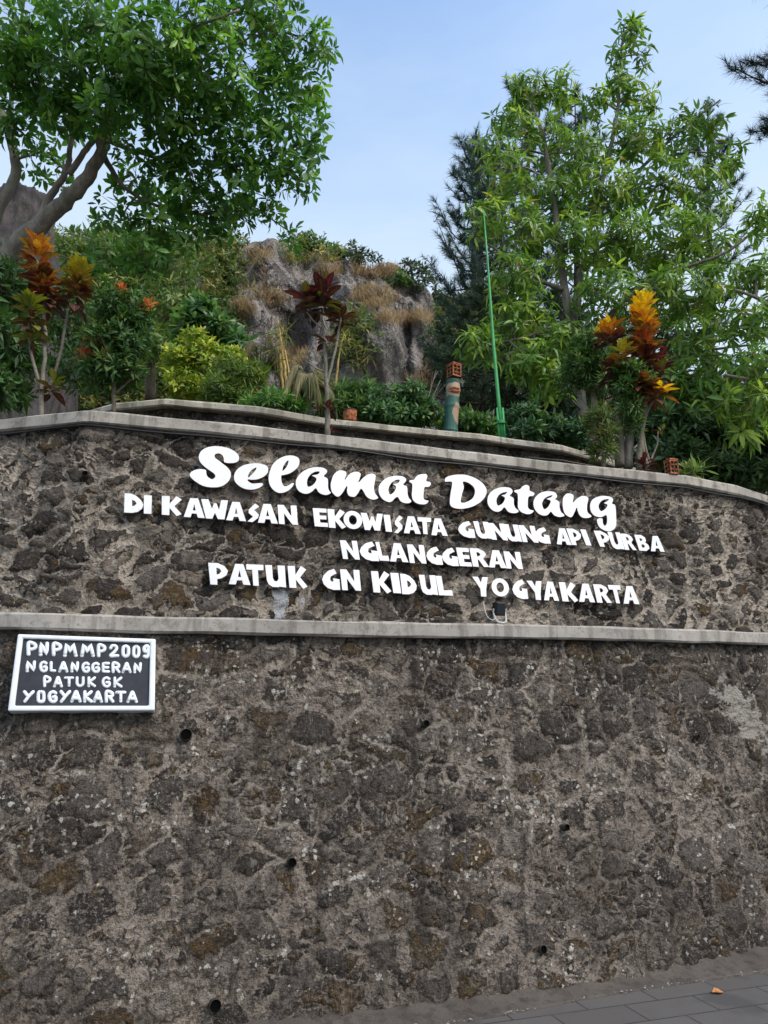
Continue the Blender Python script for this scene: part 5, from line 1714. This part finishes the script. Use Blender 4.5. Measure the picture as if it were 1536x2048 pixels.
y0 = fy(655)
croton('slender croton with dark wine red leaves on a bare stem before the rock', at(656, 868, y0),
       [[(656, 874, y0, 6.5), (655, 820, y0, 5.5), (652, 760, y0, 4.5), (650, 700, y0, 4), (646, 655, y0, 3.2), (640, 620, y0, 2.8)], [(653, 770, y0, 3.5), (666, 720, y0, 3), (676, 670, y0, 2.6), (681, 640, y0, 2.2)],
        [(652, 745, y0, 2.6), (630, 735, y0, 2), (612, 722, y0, 1.4)], [(646, 660, y0, 2.6), (626, 640, y0, 2), (612, 622, y0, 1.6)]],
       [((650, 540), (645, 620), y0, 48, 26, DKRED, (8, 88)), ((610, 560), (622, 625), y0 - .05, 42, 9, DKRED, (25, 100)), ((615, 570), (620, 610), y0 + .1, 40, 5, GREENY, (20, 55)), ((686, 600), (681, 652), y0, 36, 9, DKRED, (12, 105)), ((690, 606), (686, 640), y0 + .08, 42, 5, GREENY, (30, 70)), ((656, 655), (654, 685), y0, 34, 5, DKRED, (20, 80)), ((655, 800), (654, 822), y0, 26, 6, DKRED, (30, 80)), ((664, 852), (664, 868), y0, 16, 4, DKRED, (40, 90))])

y0 = fy(1285)
croton('big croton yellow at the top and dark red below, at the right of the coping', at(1285, 938, y0),
       [[(1278, 946, y0, 7), (1280, 890, y0, 6), (1290, 820, y0, 5), (1288, 740, y0, 4), (1285, 660, y0, 3)], [(1296, 940, y0, 5), (1284, 880, y0, 4), (1296, 820, y0, 3.5), (1330, 770, y0, 2.5)], [(1300, 930, y0, 3.5), (1288, 880, y0, 3), (1282, 830, y0, 3), (1262, 760, y0, 2.5), (1240, 720, y0, 2)], [(1300, 925, y0, 2.5), (1314, 890, y0, 2), (1316, 860, y0, 1.5)]],
       [((1284, 578), (1290, 745), y0, 36, 120, YELORG, (4, 66)), ((1216, 635), (1222, 690), y0 + .1, 38, 20, YELORG, (14, 66)), ((1246, 672), (1240, 745), y0 - .05, 38, 22, YELGRN, (14, 95)), ((1322, 690), (1316, 765), y0 + .05, 34, 15, DKRED, (20, 90)), ((1228, 700), (1222, 765), y0 + .05, 34, 16, DKRED, (20, 105)), ((1318, 755), (1306, 800), y0 - .06, 38, 13, YELORG, (35, 100)), ((1285, 735), (1285, 775), y0 - .1, 42, 22, pal([(0, (.30, .085, .03)), (1, (.10, .025, .02))]), (50, 105)), ((1324, 845), (1318, 862), y0, 22, 4, GREENY, (30, 70)), ((1290, 900), (1292, 940), y0 - .02, 26, 14, DKRED, (20, 90))])

y0 = 8.0
croton('tiny red croton seedling showing above the low wall, by the ferny clump', at(518, 830, y0), [[(520, 832, y0, 2), (519, 808, y0, 1.6), (517, 792, y0, 1.2)]], [((517, 776), (517, 796), y0, 16, 8, pal([(0, (.32, .08, .03)), (1, (.14, .03, .02))]), (10, 70))])

y0 = fy(230) + .25
bush('redtip_shrub', 'slim green shrub with red tipped shoots beside the left croton', [[(227, 826, y0, 5), (228, 780, y0, 4.5), (230, 720, y0, 4), (232, 640, y0, 2.5)], [(228, 790, y0, 3), (262, 760, y0, 2), (288, 752, y0, 1.5)], [(229, 760, y0, 2.5), (195, 720, y0, 1.6), (180, 700, y0, 1.2)]],
     [(230, 620, y0, 40, 50, .25, 110), (215, 690, y0, 48, 45, .28, 120), (262, 680, y0, 36, 60, .25, 100), (240, 740, y0, 56, 36, .28, 100), (190, 740, y0, 34, 30, .2, 44), (275, 620, y0, 26, 40, .2, 44)],
     L=.065, wid=.30, base=(.035, .085, .024), alt=(.055, .115, .03), young=(.09, .13, .03), nl=9, cat='shrub')
root = [o_ for o_ in C.objects if o_.name.startswith('redtip_shrub')][0]
for x, y, rx, ry, n in [(170, 706, 16, 16, 16), (190, 688, 16, 12, 10), (240, 580, 12, 10, 6), (292, 612, 12, 10, 6), (208, 712, 10, 8, 5)]:
    rc = ell_points(at(x, y, y0 - .1), np.array([rx, 12, ry]) * mpp(y0), n)[0]
    leaf_object('red_shoot', rosettes(rc, rand_dir(len(rc)) * .5 + [0, 0, 1], 7, .052, (10, 80), .26, tints((.20, .055, .035), (.26, .09, .04), (.25, .14, .04), .2, .2), rows=((.5, 1.0),)), M['leaf'], root)

bush('fineleaf_shrub', 'fine-leaved green shrub with thick speckled trunks, left of the big yellow croton', [[(1190, 905, 7.2, 8), (1192, 840, 7.2, 8), (1186, 780, 7.2, 6), (1178, 740, 7.2, 4)], [(1190, 850, 7.2, 4), (1168, 805, 7.2, 2), (1152, 790, 7.2, 1.5)], [(1192, 830, 7.2, 4), (1230, 790, 7.2, 2)]],
     [(1185, 690, 7.2, 50, 30, .3, 130), (1160, 735, 7.2, 48, 36, .3, 140), (1205, 730, 7.2, 42, 36, .3, 120), (1140, 770, 7.2, 26, 22, .2, 44), (1205, 770, 7.1, 30, 20, .2, 50)], L=.075, wid=.22, base=(.045, .10, .026), alt=(.065, .13, .032), young=(.11, .17, .04), nl=10, cat='shrub', wood='bark_grey')
y0 = fy(1240) + .12
bush('fineleaf_shrub', 'narrow-leaved shrub on two thick pale trunks under the big yellow croton', [[(1240, 932, y0, 11), (1238, 880, y0, 10.5), (1236, 820, y0, 9), (1240, 770, y0, 5)], [(1256, 936, y0, 10), (1258, 880, y0, 9.5), (1262, 820, y0, 7), (1262, 770, y0, 4)]],
     [(1255, 748, y0 - .1, 34, 16, .2, 70), (1275, 765, y0 - .1, 26, 16, .2, 50), (1245, 780, y0 - .1, 26, 18, .2, 40), (1255, 815, y0 - .12, 26, 24, .18, 46), (1272, 850, y0 - .12, 14, 24, .12, 20)], L=.065, wid=.2, base=(.04, .10, .022), alt=(.07, .14, .028), young=(.13, .18, .04), nl=10, cat='shrub', wood='bark_pale', twig_r=.006)
y0 = fy(1205)
bush('fineleaf_shrub', 'small low yellowish shrub leaning over the coping, left of the yellow croton', [[(1207, 935, y0, 4), (1206, 905, y0, 3.5), (1200, 860, y0, 2)], [(1207, 930, y0, 3), (1216, 900, y0, 2)]],
     [(1200, 835, y0, 30, 26, .16, 60), (1210, 868, y0, 28, 22, .16, 56), (1206, 900, y0, 26, 20, .14, 46)], L=.065, wid=.17, base=(.05, .10, .022), alt=(.09, .13, .028), young=(.2, .15, .04), nl=10, cat='shrub', twig_r=.004)
y0 = fy(1385)
bush('rosette_plant', 'small pale green rosette plant behind the coping, right of the square clay lantern', [[(1388, 962, y0, 3), (1388, 955, y0, 3), (1388, 948, y0, 2)]], [(1372, 946, y0, 14, 6, .1, 5), (1394, 944, y0, 14, 7, .1, 6)], L=.13, wid=.2, base=(.10, .17, .05), alt=(.16, .22, .07), young=(.25, .24, .08), nl=9, cat='plant', rows=((.35, .9), (.7, .8)))

# ------------------------------------------------------------------ pale drooping palm, yellow bamboo, bare twigs
def fronds(name, label, px, py, Y, n, Lpx, colr, up_, cat='palm', leaflet=.16, wood=(.2, .16, .08)):
    base = at(px, py, Y)
    root = empty(name, base, label, cat)
    ws, ds = [], []
    for k in range(n):
        az = k * 2.399 + rng.uniform(-.3, .3)
        L = Lpx * mpp(Y) * rng.uniform(.8, 1.2)
        out = np.array([math.cos(az), math.sin(az), 0])
        h = up_ * rng.uniform(.6, 1.2)
        w = catmull([base + [0, 0, .02], base + out * L * .25 + [0, 0, L * h * .75], base + out * L * .55 + [0, 0, L * h * .8], base + out * L * .85 + [0, 0, L * (h * .35)], base + out * L * .95 + [0, 0, -L * .15]], 7)
        ws.append(tube(w, np.linspace(.012, .003, len(w)), 5, False))
        m = 2 * (len(w) - 4)
        tt = np.gradient(w, axis=0)
        ps, ax_, ll = [], [], []
        for q in range(3, len(w) - 1):
            sd = norm(np.cross(tt[q], [0, 0, 1]))
            for s in (-1, 1):
                for u in (0, .5):
                    ps.append(w[q] * (1 - u) + w[q + 1] * u)
                    ax_.append(sd * s * .7 + norm(tt[q]) * .6 + np.array([0, 0, -.55]))
                    ll.append(leaflet * (1 - .5 * abs(q / len(w) - .5)) * rng.uniform(.8, 1.1))
        ps, ax_, ll = np.array(ps), np.array(ax_), np.array(ll)
        c = np.array(colr[k % len(colr)])
        ds.append(leaves(ps, ax_, np.tile([0, 0, 1.0], (len(ps), 1)), ll, ll * .055, c * rng.uniform(.75, 1.2, (len(ps), 1)), rows=((.4, 1.0),), bend=.5))
    link('stalks', build_mesh('stalks', *cat_meshes(ws), smooth=True), M['twig'], root)
    leaf_object('fronds', merge_leaf(ds), M['grass'], root)


fronds('palm', 'pale straw coloured drooping palm at the foot of the rock, left of the red croton', 612, 815, 7.7, 20, 62, [(.30, .27, .15), (.24, .23, .12), (.16, .19, .08)], 1.5, leaflet=.20)
fronds('palm', 'small brownish palm with arching fronds beside the whorled bush', 520, 760, 10.5, 11, 75, [(.10, .10, .05), (.15, .13, .07), (.07, .09, .04)], 1.2, leaflet=.30)
root = empty('bamboo', at(575, 822, 8.4), 'golden yellow bamboo canes standing before the rock', 'bamboo')
M['cane'] = plain('yellow_cane', (.42, .27, .07), .45, .2, 12, .4)
for pts in [[(578, 825, 8.4, 4), (572, 760, 8.4, 3.6), (563, 690, 8.4, 2.6), (556, 640, 8.4, 1.4)], [(572, 822, 8.5, 3.4), (564, 760, 8.5, 3), (560, 700, 8.5, 2.2), (566, 655, 8.5, 1.2)], [(580, 822, 8.3, 2.6), (579, 760, 8.3, 2.3), (570, 700, 8.3, 1.4)], [(660, 838, 8.6, 3), (672, 760, 8.6, 2.6), (680, 700, 8.6, 1.6), (694, 650, 8.6, 1)]]:
    w, r = px_path(pts, 8)
    r = r * (1 + .18 * (np.arange(len(r)) % 4 == 0))
    link('cane', build_mesh('cane', *tube(w, r, 7), smooth=True), M['cane'], root)
bc = np.concatenate([ell_points(at(x, y, 8.4), np.array([rx, 14, ry]) * mpp(8.4), n)[0] for x, y, rx, ry, n in [(562, 660, 22, 30, 14), (550, 710, 24, 26, 10), (588, 740, 20, 30, 8), (688, 670, 26, 34, 12), (650, 740, 30, 40, 10), (720, 720, 26, 40, 8)]])
leaf_object('leaves', rosettes(bc, rand_dir(len(bc)) * .6 + [0, 0, .6], 4, .16, (20, 100), .10, tints((.18, .17, .06), (.12, .15, .05), (.3, .24, .09), .2, .25), rows=((.4, 1.0),), droop=.4, bend=.4), M['grass'], root)
root = empty('bare_shrub', at(838, 850, 8.2), 'leafless shrub of pale grey twigs left of the bamboo totem', 'shrub')
tw = []
for k in range(9):
    a = at(836 + rng.uniform(-6, 6), 850, 8.2)
    b = at(836 + rng.uniform(-45, 50), 735 + rng.uniform(-20, 60), 8.2) + [0, rng.uniform(-.2, .2), 0]
    w = catmull([a, (a + b) / 2 + rng.normal(0, .03, 3), b], 5)
    tw.append(tube(w, np.linspace(.009, .003, len(w)), 5, False))
    for q in range(3):
        s = w[4 + 2 * q]
        e = s + (b - a) * rng.uniform(.15, .3) + rng.normal(0, .06, 3)
        tw.append(tube(np.array([s, e]), [.004, .002], 3, False))
link('branches', build_mesh('branches', *cat_meshes(tw)), M['bark_pale'], root)

# ------------------------------------------------------------------ bamboo-shaped totem, clay lanterns, green pole
def lathe(axis0, axis1, prof, k=28, squash=1.0):
    """prof: (fraction along axis, radius)"""
    a, b = np.asarray(axis0), np.asarray(axis1)
    t_ = norm(b - a)
    u = norm(np.cross(t_, [0, 1.0, 0]))
    v = np.cross(u, t_)
    ang = np.arange(k) * 2 * math.pi / k
    V = np.concatenate([a + (b - a) * f + r * (np.cos(ang)[:, None] * u + np.sin(ang)[:, None] * v) for f, r in prof])
    i = np.arange(len(prof) - 1)[:, None] * k
    j = np.arange(k)[None, :]
    q = np.stack([i + j, i + (j + 1) % k, i + k + (j + 1) % k, i + k + j], -1).reshape(-1, 4)
    return V, [q, np.arange(k)[None, ::-1], ((len(prof) - 1) * k + np.arange(k))[None, :]]


YT = 7.75
t = NT('totem_paint')
o = t.coord('Object')
nb_ = t.noise(o, 9, 4, .6)
stz = t.noise(t.mapping(o, (60, 60, 3)), 1.0, 3, .6)
col = t.mix(t.sstep(stz, .35, .65), (.050, .135, .105), (.034, .095, .076))
mp = t.sep(o)
cA, cB = at(918, 830, YT), at(908, 783, YT)
for c_, rx_, rz_ in ((cA, .085, .13), (cB, .17, .085)):
    dx = t.math('DIVIDE', t.math('SUBTRACT', mp[0], float(c_[0])), rx_)
    dz = t.math('DIVIDE', t.math('SUBTRACT', mp[2], float(c_[2])), rz_)
    rr = t.math('ADD', t.math('SQRT', t.math('ADD', t.math('MULTIPLY', dx, dx), t.math('MULTIPLY', dz, dz))), t.math('MULTIPLY', t.math('SUBTRACT', nb_, .5), 1.0))
    front = t.math('LESS_THAN', mp[1], YT - .02)
    col = t.mix(t.math('MULTIPLY', t.sstep(rr, 1.0, .85), front), col, (.36, .25, .17))
col = t.mix(t.math('MULTIPLY', t.sstep(t.noise(o, 30, 4, .7), .56, .68), .5), col, (.03, .06, .05))
M['totem'] = t.done(t.pbsdf(col, .6, .3, t.bump(stz, .3, .004)))
tb, tt_ = at(900, 882, YT), at(907, 762, YT)
m1 = mpp(YT)
root = empty('bamboo_totem', tb, 'green painted cement post shaped like bamboo with flaking buff patches', 'post')
segs = [(0, .15, 14.8), (.15, .56, 15.4), (.56, .86, 15.2), (.86, 1.0, 15.0)]
for f0, f1, r in segs:
    pr = [(f0, r * m1 * 1.07), (f0 + .025, r * m1 * 1.03), (f0 + .06, r * m1), ((f0 + f1) / 2, r * m1 * .97), (f1 - .05, r * m1 * .99), (f1 - .02, r * m1 * 1.04), (f1 - .001, r * m1 * 1.06)]
    link('segment', build_mesh('segment', *lathe(tb, tt_, pr), smooth=False), M['totem'], root)
# a small relief face of lips and a brow in the buff patch
fcn = np.array([cB[0], YT - 15.2 * m1 * 1.0, cB[2]])
rl = [tube(catmull([fcn + [-.06, .02, -.02], fcn + [-.02, -.004, -.035], fcn + [.03, .0, -.03], fcn + [.065, .03, -.015]], 4), .009, 6),
      tube(catmull([fcn + [-.065, .02, .0], fcn + [-.01, -.006, .012], fcn + [.05, .01, .005]], 4), .007, 6)]
for k in range(5):
    rl.append(box_part(fcn[0] - .035 + .019 * k, fcn[1] + .003, fcn[2] - .012, .011, .012, .022))
link('relief', build_mesh('relief', *cat_meshes(rl)), M['terracotta'], root)


def clay_lantern(label, c, w, h, yaw, tilt=(0, 0), holes=True):
    """square fired-clay lantern with pierced sides"""
    root = empty('clay_lantern', c, label, 'lantern', 'clay lanterns')
    ax = np.array([math.cos(yaw), math.sin(yaw), 0])
    ay = np.array([-math.sin(yaw), math.cos(yaw), 0])
    az = norm(np.array([tilt[0], tilt[1], 1.0]))
    parts = []
    th = w * .12
    for s in (-1, 1):
        for r_ in (-1, 1):
            parts.append(oriented_box(c + ax * s * (w - th) / 2 + ay * r_ * (w - th) / 2 + az * h / 2, ax, ay, az, th, th, h))
    for d_, e_ in ((ax, ay), (ay, ax)):
        for s in (-1, 1):
            f0 = c + d_ * s * (w * .5 - th * .55)
            for zf, hh_ in ((.06, .12), (.94, .12), (.34, .07), (.66, .07)):
                parts.append(oriented_box(f0 + az * h * zf, e_, d_, az, w - th * 2, th * .7, h * hh_))
            for xf in (-.2, 0, .2):
                parts.append(oriented_box(f0 + az * h * .5, norm(e_ + az * xf * 1.2), d_, az, w * .09, th * .6, h * .8))
    bevel(link('body', build_mesh('body', *cat_meshes(parts)), M['terracotta'], root), .003)
    bevel(link('lid', build_mesh('lid', *oriented_box(c + az * (h + .006), ax, ay, az, w * 1.04, w * 1.04, .014)), M['terracotta'], root), .004)
    link('core', build_mesh('core', *oriented_box(c + az * h * .5, ax, ay, az, w * .62, w * .62, h * .9)), M['bark_dark'], root)


clay_lantern('orange pierced clay lantern standing on top of the green bamboo post', at(908, 757, YT) + np.array([0, 0, .008]), 23 * m1, 29 * m1, math.radians(32), (.03, 0))
y0 = fy(1345) - .32 + .06
clay_lantern('dull red square clay lantern on the coping at right', np.array([at(1345, 958, y0)[0], y0, ZC + .086]), .082, .125, math.radians(16))
y0 = 6.75
p0 = at(700, 838, y0)
root = empty('clay_pot', p0, 'round orange clay pot with a dark rim showing over the low rear wall', 'pot')
pr = [(0, .050), (.1, .058), (.5, .064), (.85, .066), (1.0, .066)]
link('body', build_mesh('body', *lathe(p0 - np.array([0, 0, .03]), p0 + np.array([0, 0, .075]), pr, 24), smooth=False), M['terracotta'], root)
link('rim', build_mesh('rim', *lathe(p0 + np.array([0, 0, .0755]), p0 + np.array([0, 0, .088]), [(0, .066), (.5, .070), (1, .066)], 24)), M['bark_dark'], root)

YP = 7.6
root = empty('green_pole', at(1003, 878, YP), 'thin tall bright green pole with two short side rods at its foot', 'pole')
link('pole', build_mesh('pole', *tube(np.array([at(1005, 886, YP), at(997, 800, YP), at(987, 690, YP), at(975, 520, YP), at(967, 420, YP)]), np.array([4.2, 4.0, 3.4, 2.3, 1.2]) * mpp(YP), 10), smooth=True), M['green_pole'], root)
for dx in (-5.6, 5.2):
    link('side_rod', build_mesh('side_rod', *tube(np.array([at(1005 + dx, 886, YP), at(1000 + dx, 816, YP)]), 2.6 * mpp(YP), 8), smooth=True), M['green_pole'], root)
link('tie', build_mesh('tie', *lathe(at(1002, 848, YP), at(1001.6, 842, YP), [(0, .048), (1, .048)], 12)), M['green_pole'], root)

# fallen leaf on the pavement
lf = atz(1435, 1983, 0.012)
d = leaves(np.array([lf - [.035, .01, 0]]), np.array([[1, .35, .12]]), np.array([[.1, -.3, 1.0]]), .085, .050, np.array([[.42, .17, .05]]), rows=((.2, .5), (.45, 1.0), (.75, .7)), bend=.25, fold=.3)
tag(leaf_object('fallen_leaf', d, M['croton'], None), 'single curled orange brown leaf lying on the grey pavement', 'leaf')

# pale grit along the gutter crack
ch = []
for _ in range(130):
    x = rng.uniform(-.2, 2.9)
    y = float(yk(x)) + rng.normal(0, .02)
    r = rng.uniform(.002, .007)
    v = rand_dir(6) * r * [1.5, 1, .7] + [x, y, .008 + r * .4]
    ch.append((v, [np.array([[0, 1, 2], [0, 2, 3], [0, 3, 4], [0, 4, 1], [5, 2, 1], [5, 3, 2], [5, 4, 3], [5, 1, 4]])]))
M['grit'] = plain('pale_grit', (.36, .33, .29), .9, .3, 40)
tag(link('grit', build_mesh('grit', *cat_meshes(ch)), M['grit']), 'pale grit lying along the crack between wall foot and pavement', 'grit', kind='stuff')
